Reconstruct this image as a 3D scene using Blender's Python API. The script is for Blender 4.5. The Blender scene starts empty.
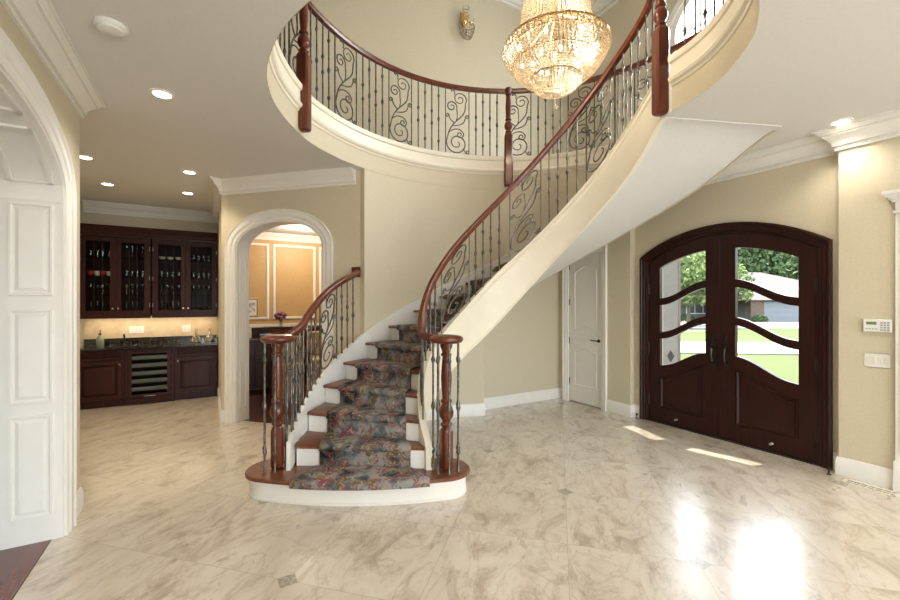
import bpy, bmesh, math, random
from mathutils import Vector, Matrix
from mathutils.geometry import tessellate_polygon
random.seed(7)
COL = bpy.context.scene.collection
PI = math.pi
R = math.radians

# ------------------------------------------------------------------ materials
def mat(name, col, rough=.5, metal=0., spec=.5, coat=0., **k):
    m = bpy.data.materials.new(name); m.use_nodes = True
    b = m.node_tree.nodes['Principled BSDF']
    b.inputs['Base Color'].default_value = (*col, 1)
    b.inputs['Roughness'].default_value = rough
    b.inputs['Metallic'].default_value = metal
    b.inputs['Specular IOR Level'].default_value = spec
    b.inputs['Coat Weight'].default_value = coat
    b.inputs['Coat Roughness'].default_value = k.get('coatr', .1)
    if 'emit' in k:
        b.inputs['Emission Color'].default_value = (*k['emit'], 1)
        b.inputs['Emission Strength'].default_value = k['es']
    if 'trans' in k: b.inputs['Transmission Weight'].default_value = k['trans']
    return m
def nt(m): return m.node_tree.nodes, m.node_tree.links, m.node_tree.nodes['Principled BSDF']
def ramp(N, stops):
    r = N.new('ShaderNodeValToRGB')
    while len(r.color_ramp.elements) < len(stops): r.color_ramp.elements.new(.5)
    for e, (p, c) in zip(r.color_ramp.elements, stops): e.position = p; e.color = (*c, 1)
    return r
def noise_var(m, c1, c2, scale=3., detail=6, stretch=(1, 1, 1), bump=0., lo=.35, hi=.65):
    N, L, b = nt(m)
    tc = N.new('ShaderNodeTexCoord'); mp = N.new('ShaderNodeMapping'); mp.inputs['Scale'].default_value = stretch
    n = N.new('ShaderNodeTexNoise'); n.inputs['Scale'].default_value = scale; n.inputs['Detail'].default_value = detail
    L.new(tc.outputs['Object'], mp.inputs[0]); L.new(mp.outputs[0], n.inputs['Vector'])
    r = ramp(N, [(lo, c1), (hi, c2)]); L.new(n.outputs['Fac'], r.inputs[0]); L.new(r.outputs[0], b.inputs['Base Color'])
    if bump:
        bp = N.new('ShaderNodeBump'); bp.inputs['Strength'].default_value = bump; bp.inputs['Distance'].default_value = .01
        L.new(n.outputs['Fac'], bp.inputs['Height']); L.new(bp.outputs[0], b.inputs['Normal'])
    return m
WALLC = (.60, .54, .405)
M = {}
M['wall'] = noise_var(mat('wall_paint', WALLC, .55, spec=.3), tuple(c*.97 for c in WALLC), tuple(c*1.03 for c in WALLC), 60, 2)
M['ceil'] = noise_var(mat('ceiling_paint', (.73, .72, .70), .7, spec=.2), (.72, .71, .69), (.74, .73, .71), 40, 2)
M['trim'] = noise_var(mat('trim_paint', (.80, .785, .74), .38), (.79, .775, .73), (.815, .80, .755), 8, 2)
M['cream'] = noise_var(mat('fascia_paint', (.80, .745, .62), .4), (.79, .735, .61), (.815, .76, .635), 8, 2)
M['gold'] = noise_var(mat('gold_wall_paint', (.50, .32, .135), .5), (.48, .305, .125), (.52, .335, .145), 30, 2)
def wood(name, c1, c2, rough, stretch, coat=.25, scale=6):
    return noise_var(mat(name, c1, rough, coat=coat, coatr=.15, spec=.18 if coat < .1 else .35), c1, c2, scale, 8, stretch, lo=.3, hi=.7)
M['cherry'] = wood('cherry_wood', (.075, .015, .006), (.17, .038, .013), .3, (4, 4, .6))
M['rail'] = wood('handrail_wood', (.085, .016, .006), (.17, .038, .012), .28, (3, 3, 3))
M['treadw'] = wood('tread_wood', (.10, .030, .013), (.22, .075, .034), .3, (2, 9, 2))
M['doorw'] = wood('front_door_wood', (.016, .0045, .003), (.036, .010, .006), .36, (8, 8, .5), .06)
M['barw'] = wood('bar_cabinet_wood', (.022, .006, .004), (.045, .010, .006), .4, (8, 8, .5), .05)
M['furn'] = wood('furniture_wood', (.03, .010, .006), (.07, .022, .012), .35, (4, 4, 2))
M['iron'] = noise_var(mat('wrought_iron', (.16, .145, .13), .38, .75), (.08, .072, .064), (.20, .18, .16), 25, 3)
M['bronze'] = mat('dark_bronze', (.045, .035, .028), .35, .8)
M['chrome'] = mat('brushed_metal', (.6, .58, .54), .3, 1.)
M['brass'] = noise_var(mat('polished_brass', (.8, .52, .2), .2, 1.), (.75, .48, .18), (.85, .58, .25), 20, 2)
M['plastic'] = mat('white_plastic', (.78, .77, .73), .4)
M['pgrey'] = mat('grey_plastic', (.30, .31, .28), .5)
M['lcd'] = mat('display_window', (.16, .22, .10), .3)
M['black'] = mat('black_plastic', (.012, .012, .012), .35)
M['lamp'] = mat('lamp_lens', (1, 1, 1), .5, emit=(1, .86, .66), es=14)
M['bulb'] = mat('candle_bulb', (1, 1, 1), .5, emit=(1, .80, .52), es=13)
M['flower'] = noise_var(mat('flower_petals', (.2, .05, .15), .6), (.12, .03, .10), (.40, .16, .30), 60, 2)
M['green'] = noise_var(mat('flower_leaves', (.06, .12, .04), .6), (.04, .09, .03), (.09, .16, .06), 60, 2)
M['uphol'] = noise_var(mat('cream_upholstery', (.62, .50, .33), .8), (.58, .46, .30), (.68, .56, .38), 30, 3)
M['blue'] = mat('blue_cover', (.16, .24, .36), .5)
M['paper'] = noise_var(mat('picture_print', (.6, .6, .55), .5), (.25, .27, .24), (.78, .76, .68), 14, 4)
M['gildf'] = mat('gilt_frame', (.6, .45, .2), .35, .6)
M['bottle'] = mat('green_soap_bottle', (.42, .50, .34), .15, trans=.5)
M['redcup'] = mat('red_glaze', (.45, .03, .02), .25)
M['whitecup'] = mat('white_glaze', (.75, .72, .66), .2)
M['splash'] = noise_var(mat('backsplash_stone', (.60, .48, .33), .45), (.56, .44, .30), (.66, .54, .38), 9, 5)

def clear_glass(name, tint=(1, 1, 1), gloss=.08):
    m = bpy.data.materials.new(name); m.use_nodes = True
    N = m.node_tree.nodes; L = m.node_tree.links; N.clear()
    o = N.new('ShaderNodeOutputMaterial'); mx = N.new('ShaderNodeMixShader'); t = N.new('ShaderNodeBsdfTransparent')
    g = N.new('ShaderNodeBsdfGlossy'); g.inputs['Roughness'].default_value = .02
    f = N.new('ShaderNodeFresnel'); f.inputs['IOR'].default_value = 1.35 if gloss == 0 else 1.45
    t.inputs['Color'].default_value = (*tint, 1)
    ml = N.new('ShaderNodeMath'); ml.operation = 'MULTIPLY_ADD'; ml.inputs[1].default_value = 1.; ml.inputs[2].default_value = gloss-.04
    ge = N.new('ShaderNodeNewGeometry'); fr = N.new('ShaderNodeMath'); fr.operation = 'SUBTRACT'; fr.inputs[0].default_value = 1
    mm = N.new('ShaderNodeMath'); mm.operation = 'MULTIPLY'
    L.new(ge.outputs['Backfacing'], fr.inputs[1]); L.new(f.outputs[0], ml.inputs[0]); L.new(ml.outputs[0], mm.inputs[0]); L.new(fr.outputs[0], mm.inputs[1]); L.new(mm.outputs[0], mx.inputs[0])
    L.new(t.outputs[0], mx.inputs[1]); L.new(g.outputs[0], mx.inputs[2]); L.new(mx.outputs[0], o.inputs[0])
    return m
M['pane'] = clear_glass('window_glass', (.97, .98, .97), .04)
M['cabglass'] = clear_glass('cabinet_glass', (.85, .88, .86), .0)
M['glassware'] = clear_glass('clear_glassware', (.86, .88, .87), .14)
def crystal():
    m = bpy.data.materials.new('cut_crystal'); m.use_nodes = True
    N = m.node_tree.nodes; L = m.node_tree.links; N.clear()
    o = N.new('ShaderNodeOutputMaterial')
    tr = N.new('ShaderNodeBsdfTranslucent'); tr.inputs[0].default_value = (.62, .50, .35, 1)
    df = N.new('ShaderNodeBsdfDiffuse'); df.inputs[0].default_value = (.52, .42, .30, 1)
    gl = N.new('ShaderNodeBsdfGlossy'); gl.inputs['Roughness'].default_value = .15; gl.inputs[0].default_value = (1, .96, .88, 1)
    tp = N.new('ShaderNodeBsdfTransparent'); tp.inputs[0].default_value = (.97, .95, .90, 1)
    a = N.new('ShaderNodeMixShader'); a.inputs[0].default_value = .45
    b = N.new('ShaderNodeMixShader'); b.inputs[0].default_value = .35
    c = N.new('ShaderNodeMixShader'); c.inputs[0].default_value = .42
    L.new(tr.outputs[0], a.inputs[1]); L.new(df.outputs[0], a.inputs[2])
    L.new(a.outputs[0], b.inputs[1]); L.new(gl.outputs[0], b.inputs[2])
    L.new(b.outputs[0], c.inputs[1]); L.new(tp.outputs[0], c.inputs[2]); L.new(c.outputs[0], o.inputs[0])
    return m
M['crystal'] = crystal()

GA = R(90-14.7)   # tile grid direction
def travertine():
    m = mat('travertine_tile', (.6, .55, .46), .2, spec=.5, coat=1., coatr=.23)
    N, L, b = nt(m)
    def math_(op, a, c=None):
        n = N.new('ShaderNodeMath'); n.operation = op
        for i, v in enumerate((a, c)):
            if v is None: continue
            if isinstance(v, (int, float)): n.inputs[i].default_value = v
            else: L.new(v, n.inputs[i])
        return n.outputs[0]
    tc = N.new('ShaderNodeTexCoord')
    mp = N.new('ShaderNodeMapping'); mp.vector_type = 'TEXTURE'
    mp.inputs['Location'].default_value = (1.485, 2.459, 0); mp.inputs['Rotation'].default_value = (0, 0, GA)
    L.new(tc.outputs['Object'], mp.inputs[0])
    sx = N.new('ShaderNodeSeparateXYZ'); L.new(mp.outputs[0], sx.inputs[0])
    G = .757
    fx = math_('PINGPONG', sx.outputs[0], G/2); fy = math_('PINGPONG', sx.outputs[1], G/2)
    # insets sit on every third lattice node
    px = math_('PINGPONG', sx.outputs[0], G*1.0/2); py = math_('PINGPONG', sx.outputs[1], G*3/2)
    sh = math_('FLOOR', math_('ADD', math_('DIVIDE', sx.outputs[0], G), .5)); 
    yy = math_('SUBTRACT', sx.outputs[1], math_('MULTIPLY', sh, G*1.0))
    py = math_('PINGPONG', yy, G*2)
    dia = math_('LESS_THAN', math_('ADD', px, py), .066)
    diae = math_('LESS_THAN', math_('ADD', px, py), .070)
    gm = math_('MINIMUM', fx, fy)
    gr = math_('LESS_THAN', gm, .0022)
    # tile id for tone shifts
    cx = math_('FLOOR', math_('DIVIDE', sx.outputs[0], G)); cy = math_('FLOOR', math_('DIVIDE', sx.outputs[1], G))
    cb = N.new('ShaderNodeCombineXYZ'); L.new(cx, cb.inputs[0]); L.new(cy, cb.inputs[1])
    wn = N.new('ShaderNodeTexWhiteNoise'); wn.noise_dimensions = '3D'; L.new(cb.outputs[0], wn.inputs[0])
    # veins, shifted per tile
    off = N.new('ShaderNodeVectorMath'); off.operation = 'SCALE'; off.inputs['Scale'].default_value = 7.; L.new(wn.outputs['Color'], off.inputs[0])
    ad = N.new('ShaderNodeVectorMath'); ad.operation = 'ADD'; L.new(mp.outputs[0], ad.inputs[0]); L.new(off.outputs[0], ad.inputs[1])
    mp2 = N.new('ShaderNodeMapping'); mp2.inputs['Scale'].default_value = (1., 1.9, 1); mp2.inputs['Rotation'].default_value = (0, 0, .5); L.new(ad.outputs[0], mp2.inputs[0])
    n1 = N.new('ShaderNodeTexNoise'); n1.inputs['Scale'].default_value = 2.6; n1.inputs['Detail'].default_value = 12; n1.inputs['Roughness'].default_value = .70; n1.inputs['Distortion'].default_value = .7
    L.new(mp2.outputs[0], n1.inputs['Vector'])
    r1 = ramp(N, [(.30, (.38, .31, .235)), (.40, (.50, .425, .335)), (.48, (.625, .56, .46)), (.60, (.68, .62, .525)), (.70, (.60, .53, .435))])
    L.new(n1.outputs['Fac'], r1.inputs[0])
    n2 = N.new('ShaderNodeTexNoise'); n2.inputs['Scale'].default_value = 1.6; n2.inputs['Detail'].default_value = 12; n2.inputs['Roughness'].default_value = .66; n2.inputs['Distortion'].default_value = 1.1
    L.new(mp2.outputs[0], n2.inputs['Vector'])
    v = math_('ABSOLUTE', math_('SUBTRACT', n2.outputs['Fac'], .5))
    rv = ramp(N, [(0., (.62, .55, .46)), (.014, (.86, .82, .77)), (.04, (1, 1, 1))]); L.new(v, rv.inputs[0])
    mu = N.new('ShaderNodeMix'); mu.data_type = 'RGBA'; mu.blend_type = 'MULTIPLY'; mu.inputs[0].default_value = .5
    L.new(r1.outputs[0], mu.inputs[6]); L.new(rv.outputs[0], mu.inputs[7])
    tone = N.new('ShaderNodeMix'); tone.data_type = 'RGBA'; tone.blend_type = 'MULTIPLY'; tone.inputs[0].default_value = 1
    rt = ramp(N, [(0, (.93, .92, .90)), (1, (1.0, 1.0, 1.0))]); L.new(wn.outputs['Value'], rt.inputs[0])
    L.new(mu.outputs[2], tone.inputs[6]); L.new(rt.outputs[0], tone.inputs[7])
    g1 = N.new('ShaderNodeMix'); g1.data_type = 'RGBA'; L.new(math_('MULTIPLY', gr, .75), g1.inputs[0]); L.new(tone.outputs[2], g1.inputs[6]); g1.inputs[7].default_value = (.42, .36, .28, 1)
    g2 = N.new('ShaderNodeMix'); g2.data_type = 'RGBA'; L.new(dia, g2.inputs[0]); L.new(g1.outputs[2], g2.inputs[6])
    wv = N.new('ShaderNodeTexNoise'); wv.inputs['Scale'].default_value = 60; L.new(tc.outputs['Object'], wv.inputs['Vector'])
    rw = ramp(N, [(.4, (.27, .235, .175)), (.6, (.42, .38, .30))]); L.new(wv.outputs['Fac'], rw.inputs[0]); L.new(rw.outputs[0], g2.inputs[7])
    L.new(g2.outputs[2], b.inputs['Base Color'])
    rr = ramp(N, [(.3, (.36,)*3), (.7, (.26,)*3)]); L.new(n1.outputs['Fac'], rr.inputs[0]); L.new(rr.outputs[0], b.inputs['Roughness'])
    return m
M['floor'] = travertine()
def planks():
    m = mat('hardwood_planks', (.12, .03, .015), .22, coat=.4)
    N, L, b = nt(m)
    tc = N.new('ShaderNodeTexCoord'); mp = N.new('ShaderNodeMapping'); mp.inputs['Rotation'].default_value = (0, 0, R(14.7+45)); L.new(tc.outputs['Object'], mp.inputs[0])
    br = N.new('ShaderNodeTexBrick'); br.inputs['Scale'].default_value = 1; br.inputs['Brick Width'].default_value = 1.3; br.inputs['Row Height'].default_value = .11
    br.inputs['Color1'].default_value = (.16, .035, .016, 1); br.inputs['Color2'].default_value = (.075, .018, .010, 1); br.inputs['Mortar'].default_value = (.02, .006, .004, 1); br.inputs['Mortar Size'].default_value = .0025
    L.new(mp.outputs[0], br.inputs['Vector'])
    n = N.new('ShaderNodeTexNoise'); n.inputs['Scale'].default_value = 8; n.inputs['Detail'].default_value = 8
    mp3 = N.new('ShaderNodeMapping'); mp3.inputs['Scale'].default_value = (1, 12, 1); L.new(mp.outputs[0], mp3.inputs[0]); L.new(mp3.outputs[0], n.inputs['Vector'])
    r = ramp(N, [(.3, (.6, .6, .6)), (.7, (1.2, 1.15, 1.1))]); L.new(n.outputs['Fac'], r.inputs[0])
    mu = N.new('ShaderNodeMix'); mu.data_type = 'RGBA'; mu.blend_type = 'MULTIPLY'; mu.inputs[0].default_value = 1
    L.new(br.outputs['Color'], mu.inputs[6]); L.new(r.outputs[0], mu.inputs[7]); L.new(mu.outputs[2], b.inputs['Base Color'])
    return m
M['planks'] = planks()
def carpet():
    m = mat('floral_carpet', (.2, .2, .22), .95, spec=.1)
    N, L, b = nt(m)
    tc = N.new('ShaderNodeTexCoord')
    nz = N.new('ShaderNodeTexNoise'); nz.inputs['Scale'].default_value = 9; nz.inputs['Detail'].default_value = 3; L.new(tc.outputs['Object'], nz.inputs['Vector'])
    ad = N.new('ShaderNodeVectorMath'); ad.operation = 'MULTIPLY_ADD'; ad.inputs[1].default_value = (.14, .14, .14); L.new(nz.outputs['Color'], ad.inputs[0]); L.new(tc.outputs['Object'], ad.inputs[2])
    def layer(prev, scale, lo, hi, c1, c2, seed):
        v = N.new('ShaderNodeTexNoise'); v.noise_dimensions = '4D'; v.inputs['W'].default_value = seed; v.inputs['Scale'].default_value = scale; v.inputs['Detail'].default_value = 4; v.inputs['Roughness'].default_value = .62; v.inputs['Distortion'].default_value = .8
        L.new(ad.outputs[0], v.inputs['Vector'])
        k = ramp(N, [(lo, (0, 0, 0)), (hi, (1, 1, 1))]); L.new(v.outputs['Fac'], k.inputs[0])
        vc = N.new('ShaderNodeTexVoronoi'); vc.inputs['Scale'].default_value = scale*3.2; L.new(ad.outputs[0], vc.inputs['Vector'])
        cc = ramp(N, [(.1, c1), (.55, c2)]); L.new(vc.outputs['Distance'], cc.inputs[0])
        mx = N.new('ShaderNodeMix'); mx.data_type = 'RGBA'; L.new(k.outputs[0], mx.inputs[0]); L.new(prev, mx.inputs[6]); L.new(cc.outputs[0], mx.inputs[7])
        return mx.outputs[2]
    n0 = N.new('ShaderNodeTexNoise'); n0.inputs['Scale'].default_value = 7; n0.inputs['Detail'].default_value = 5; L.new(ad.outputs[0], n0.inputs['Vector'])
    r0 = ramp(N, [(.34, (.035, .036, .04)), (.46, (.13, .13, .13)), (.56, (.27, .265, .25)), (.66, (.30, .24, .20))]); L.new(n0.outputs['Fac'], r0.inputs[0])
    c = r0.outputs[0]
    c = layer(c, 12, .52, .57, (.45, .33, .20), (.16, .10, .055), 1)
    c = layer(c, 10, .55, .60, (.46, .27, .24), (.20, .075, .09), 4)
    c = layer(c, 13, .60, .64, (.20, .23, .12), (.04, .05, .03), 8)
    c = layer(c, 9, .62, .66, (.52, .46, .38), (.32, .19, .17), 12)
    L.new(c, b.inputs['Base Color'])
    f = N.new('ShaderNodeTexNoise'); f.inputs['Scale'].default_value = 350; L.new(tc.outputs['Object'], f.inputs['Vector'])
    bp = N.new('ShaderNodeBump'); bp.inputs['Strength'].default_value = .5; bp.inputs['Distance'].default_value = .004; L.new(f.outputs['Fac'], bp.inputs['Height']); L.new(bp.outputs[0], b.inputs['Normal'])
    return m
M['carpet'] = carpet()
M['granite'] = noise_var(mat('black_granite', (.02, .02, .02), .12, coat=.5), (.008, .008, .008), (.22, .19, .15), 40, 8, lo=.56, hi=.85)
M['grass'] = noise_var(mat('lawn_grass', (.10, .19, .03), .9, spec=.1), (.038, .055, .012), (.06, .08, .019), 3, 8, bump=.3)
M['conc'] = noise_var(mat('concrete', (.42, .41, .39), .8), (.15, .146, .14), (.18, .176, .17), 4, 6)
M['asph'] = noise_var(mat('asphalt', (.22, .22, .23), .85), (.09, .09, .095), (.11, .11, .115), 5, 6)
M['shingle'] = noise_var(mat('roof_shingles', (.24, .21, .19), .9), (.055, .05, .046), (.085, .075, .068), 6, 8)
M['siding'] = noise_var(mat('house_siding', (.32, .33, .27), .8), (.11, .115, .088), (.135, .14, .11), 3, 3)
M['brick'] = noise_var(mat('house_brick', (.35, .22, .16), .85), (.11, .07, .048), (.165, .11, .078), 8, 5)
M['garage'] = mat('garage_door_paint', (.18, .188, .20), .5)
M['dglass'] = mat('dark_window_glass', (.05, .06, .07), .1)
M['leaf'] = noise_var(mat('tree_leaves', (.06, .12, .03), .8, spec=.15), (.045, .08, .033), (.14, .20, .08), .7, 4)
M['leafl'] = noise_var(mat('pale_tree_leaves', (.14, .22, .06), .8, spec=.15), (.10, .15, .045), (.24, .30, .11), .9, 4)
M['bark'] = mat('tree_bark', (.09, .07, .05), .9)
M['stone'] = noise_var(mat('porch_stone', (.42, .39, .36), .7), (.19, .177, .165), (.23, .213, .20), 5, 5)
M['stoned'] = mat('porch_stone_edge', (.17, .14, .13), .7)

# ------------------------------------------------------------------ mesh builder
class MB:
    def __init__(s, X=None): s.v = []; s.f = []; s.X = X
    def add(s, vs, fs):
        o = len(s.v)
        for p in vs:
            p = Vector(p)
            s.v.append(s.X @ p if s.X is not None else p)
        s.f += [tuple(i+o for i in f) for f in fs]
        return s
    def box(s, x0, x1, y0, y1, z0, z1):
        vs = [(x, y, z) for z in (z0, z1) for y in (y0, y1) for x in (x0, x1)]
        return s.add(vs, [(0, 2, 3, 1), (4, 5, 7, 6), (0, 1, 5, 4), (2, 6, 7, 3), (0, 4, 6, 2), (1, 3, 7, 5)])
    def bevbox(s, x0, x1, y0, y1, z0, z1, c=.005):
        # chamfered vertical edges + top
        poly = [(x0+c, y0), (x1-c, y0), (x1, y0+c), (x1, y1-c), (x1-c, y1), (x0+c, y1), (x0, y1-c), (x0, y0+c)]
        poly2 = [(x0+2*c, y0+c), (x1-2*c, y0+c), (x1-c, y0+2*c), (x1-c, y1-2*c), (x1-2*c, y1-c), (x0+2*c, y1-c), (x0+c, y1-2*c), (x0+c, y0+2*c)]
        return s.loft([[(a, b, z0) for a, b in poly2], [(a, b, z0+c) for a, b in poly], [(a, b, z1-c) for a, b in poly], [(a, b, z1) for a, b in poly2]])
    def prism(s, poly, a, b, ax='z'):
        n = len(poly)
        def P(p, h): return (p[0], p[1], h) if ax == 'z' else ((p[0], h, p[1]) if ax == 'y' else (h, p[0], p[1]))
        vs = [P(p, a) for p in poly]+[P(p, b) for p in poly]
        fs = [tuple(range(n))[::-1], tuple(range(n, 2*n))]+[(i, (i+1) % n, n+(i+1) % n, n+i) for i in range(n)]
        return s.add(vs, fs)
    def loft(s, rings, cap=True, closed=False, ringclosed=True):
        n = len(rings[0]); vs = [p for r in rings for p in r]; fs = []; m = len(rings)
        for i in range(m if closed else m-1):
            j = (i+1) % m
            for k in range(n if ringclosed else n-1):
                l = (k+1) % n
                fs.append((i*n+k, i*n+l, j*n+l, j*n+k))
        if cap and not closed and ringclosed: fs += [tuple(range(n))[::-1], tuple((m-1)*n+k for k in range(n))]
        return s.add(vs, fs)
    def tube(s, pts, r, n=6, closed=False):
        pts = [Vector(p) for p in pts]; m = len(pts)
        rr = r if isinstance(r, (list, tuple)) else [r]*m
        rings = []; up = None
        for i, p in enumerate(pts):
            if closed: t = pts[(i+1) % m]-pts[i-1]
            else: t = pts[min(i+1, m-1)]-pts[max(i-1, 0)]
            t.normalize()
            if up is None:
                up = Vector((0, 0, 1)) if abs(t.z) < .9 else Vector((1, 0, 0))
            x = up.cross(t)
            if x.length < 1e-4: x = Vector((1, 0, 0)).cross(t)
            x.normalize(); y = t.cross(x); up = y
            rings.append([p+x*rr[i]*math.cos(2*PI*k/n+PI/n)+y*rr[i]*math.sin(2*PI*k/n+PI/n) for k in range(n)])
        return s.loft(rings, closed=closed)
    def lathe(s, prof, c=(0, 0, 0), n=24, cap=True, ph=0):
        rings = [[(c[0]+max(r, 1e-4)*math.cos(2*PI*k/n+ph), c[1]+max(r, 1e-4)*math.sin(2*PI*k/n+ph), c[2]+z) for k in range(n)] for r, z in prof]
        return s.loft(rings, cap=cap)
    def sphere(s, c, r, n=10, m=6, sz=1.):
        return s.lathe([(r*math.sin(PI*i/m), -r*sz*math.cos(PI*i/m)) for i in range(m+1)], c, n)
    def octa(s, c, r, h, w=None):
        x, y, z = c
        return s.add([(x+r, y, z), (x, y+r, z), (x-r, y, z), (x, y-r, z), (x, y, z+h), (x, y, z-h)],
                     [(0, 1, 4), (1, 2, 4), (2, 3, 4), (3, 0, 4), (1, 0, 5), (2, 1, 5), (3, 2, 5), (0, 3, 5)])
    def sweep(s, path, prof, closed=False, ring=True):
        """mitred sweep: path 2D points, prof (offset to the LEFT of travel, height)"""
        n = len(path); rings = []
        for i in range(n):
            p = Vector(path[i])
            a = Vector(path[i-1]) if (i or closed) else None
            b = Vector(path[(i+1) % n]) if (i < n-1 or closed) else None
            d1 = (p-a).normalized() if a is not None else (b-p).normalized()
            d2 = (b-p).normalized() if b is not None else d1
            n1 = Vector((-d1.y, d1.x)); n2 = Vector((-d2.y, d2.x))
            mt = n1+n2
            mt = mt/max(mt.dot(n1), .3) if mt.length > 1e-6 else n1
            rings.append([(p.x+mt.x*o, p.y+mt.y*o, z) for o, z in prof])
        return s.loft(rings, closed=closed, ringclosed=ring)

def finish(name, mb, material, parent=None, smooth=True, ang=35, flip=False):
    me = bpy.data.meshes.new(name)
    if parent is not None:
        root = parent
        while root.parent: root = root.parent
        inv = root['_m'] if False else MATS[root.name].inverted()
        vs = [inv @ v for v in mb.v]; off = Vector()
    else:
        xs = [v.x for v in mb.v]; ys = [v.y for v in mb.v]; zs = [v.z for v in mb.v]
        off = Vector(((min(xs)+max(xs))/2, (min(ys)+max(ys))/2, min(zs))) if ORG[0] else Vector()
        vs = [v-off for v in mb.v]
    me.from_pydata([tuple(v) for v in vs], [], mb.f)
    bm = bmesh.new(); bm.from_mesh(me); bmesh.ops.recalc_face_normals(bm, faces=bm.faces[:])
    bm.to_mesh(me); bm.free()
    me.materials.append(material)
    if smooth:
        me.polygons.foreach_set('use_smooth', [True]*len(me.polygons)); me.set_sharp_from_angle(angle=R(ang))
    o = bpy.data.objects.new(name, me); COL.objects.link(o)
    if parent is not None: o.parent = parent
    else: o.location = off; MATS[o.name] = Matrix.Translation(off)
    return o
MATS = {}; ORG = [True]
def thing(name, label, cat, loc, rz=0., group=None):
    o = bpy.data.objects.new(name, None); COL.objects.link(o); o.location = loc; o.rotation_euler = (0, 0, rz); o.empty_display_size = .1
    MATS[o.name] = Matrix.Translation(Vector(loc)) @ Matrix.Rotation(rz, 4, 'Z')
    o['label'] = label; o['category'] = cat
    if group: o['group'] = group
    return o
def solo(name, mb, material, label, cat, group=None, **k):
    o = finish(name, mb, material, None, **k); o['label'] = label; o['category'] = cat
    if group: o['group'] = group
    return o
def struct(name, mb, material, keep=False, **k):
    ORG[0] = keep
    o = finish(name, mb, material, None, **k); ORG[0] = True
    o['kind'] = 'structure'; return o
def part(name, mb, material, parent, **k): return finish(name, mb, material, parent, **k)
def lab(o, t): o['label'] = t; return o

# ------------------------------------------------------------------ frames of reference
US, UN = (.505, -.8631), (.8631, .505)
A0 = (2.54, 5.565)
MD = Matrix(((US[0], UN[0], 0, A0[0]), (US[1], UN[1], 0, A0[1]), (0, 0, 1, 0), (0, 0, 0, 1)))   # (s, n, z) -> world
def W(s, n, z=0): return MD @ Vector((s, n, z))
MA = Matrix(((.966, .2588, 0, -2.943), (-.2588, .966, 0, 5.36), (0, 0, 1, 0), (0, 0, 0, 1)))     # arch wall
AZD = math.atan2(US[1], US[0])
ZC = 3.10      # lower ceiling
ZF = 3.44      # upper floor
ZU = 6.70      # upper ceiling
CX, CY = .75, 3.52
def cir(r, a, z=None):
    x, y = CX+r*math.cos(R(a)), CY+r*math.sin(R(a))
    return (x, y) if z is None else (x, y, z)
def interp(tab, x):
    if tab[0][0] > tab[-1][0]: tab = tab[::-1]
    if x <= tab[0][0]:
        (a, b), (c, d) = tab[0], tab[1]
    elif x >= tab[-1][0]:
        (a, b), (c, d) = tab[-2], tab[-1]
    else:
        for (a, b), (c, d) in zip(tab, tab[1:]):
            if a <= x <= c: break
    return b+(d-b)*(x-a)/(c-a)
def smooth_tab(tab, k=3, step=2.):
    # resample and average so curves stay fair
    lo = min(t[0] for t in tab); hi = max(t[0] for t in tab); n = int((hi-lo)/step)
    xs = [lo+(hi-lo)*i/n for i in range(n+1)]
    out = []
    for i, x in enumerate(xs):
        w = min(k, i, n-i); out.append((x, sum(interp(tab, xs[j]) for j in range(i-w, i+w+1))/(2*w+1)))
    return out
def catmull(P, seg=8, closed=False):
    P = [Vector(p) for p in P]; n = len(P); out = []
    for i in range(n if closed else n-1):
        if closed: a, b, c, d = P[i-1], P[i], P[(i+1) % n], P[(i+2) % n]
        else: a, b, c, d = P[max(i-1, 0)], P[i], P[i+1], P[min(i+2, n-1)]
        for k in range(seg):
            t = k/seg
            out.append(.5*((2*b)+(c-a)*t+(2*a-5*b+4*c-d)*t*t+(3*b-a-3*c+d)*t**3))
    if not closed: out.append(P[-1])
    return out

# ------------------------------------------------------------------ camera
cam = bpy.data.cameras.new('camera'); co = bpy.data.objects.new('camera', cam); COL.objects.link(co)
co.location = (0, 0, 1.55); co.rotation_euler = (PI/2, 0, 0)
cam.sensor_width = 36; cam.lens = 414/900*36; cam.shift_y = 2/900; cam.clip_start = .05; cam.clip_end = 500
bpy.context.scene.camera = co

# ------------------------------------------------------------------ void outline in the upper floor
arc = [cir(2.17, a) for a in range(158, 4, -4)]+[cir(2.17, 4.5)]
left_pts = [(1.805, 3.36), (1.87, 3.12), (1.875, 2.83), (1.80, 2.50), (1.69, 2.27), (1.50, 2.04), (1.1, 1.80), (.6, 1.68), (.1, 1.68), (-.3, 1.80), (-.69, 2.10), (-.97, 2.37), (-1.21, 2.73), (-1.345, 3.1), (-1.395, 3.5), (-1.375, 3.95), cir(2.17, 162)]
void_open = [tuple(v) for v in catmull([Vector((*p, 0)).to_2d() for p in left_pts], 5)]      # stair head -> round the near side -> back left
void_path = void_open + arc[0:]                                                                # ... -> far side -> right
stair_in_top = cir(1.055, -2)
void_poly = [stair_in_top]+void_path
# ceiling / upper floor slab
outer = [W(-7.6, -9.2), W(-7.6, .80), W(7.6, .80), W(7.6, -9.2)]
outer = [(p.x, p.y) for p in outer]
def holed_slab(mb, out, hole, z0, z1):
    pts = out+hole; tri = tessellate_polygon([[Vector((*p, 0)) for p in out], [Vector((*p, 0)) for p in hole]])
    n = len(pts)
    vs = [(x, y, z0) for x, y in pts]+[(x, y, z1) for x, y in pts]
    fs = [tuple(t) for t in tri]+[tuple(i+n for i in t) for t in tri]
    a = len(out); b = len(hole)
    fs += [(i, (i+1) % a, n+(i+1) % a, n+i) for i in range(a)]
    fs += [(a+i, a+(i+1) % b, n+a+(i+1) % b, n+a+i) for i in range(b)]
    mb.add(vs, fs)
mb = MB(); holed_slab(mb, outer, void_poly, ZC, ZF); struct('ceiling', mb, M['ceil'], smooth=False)

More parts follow.
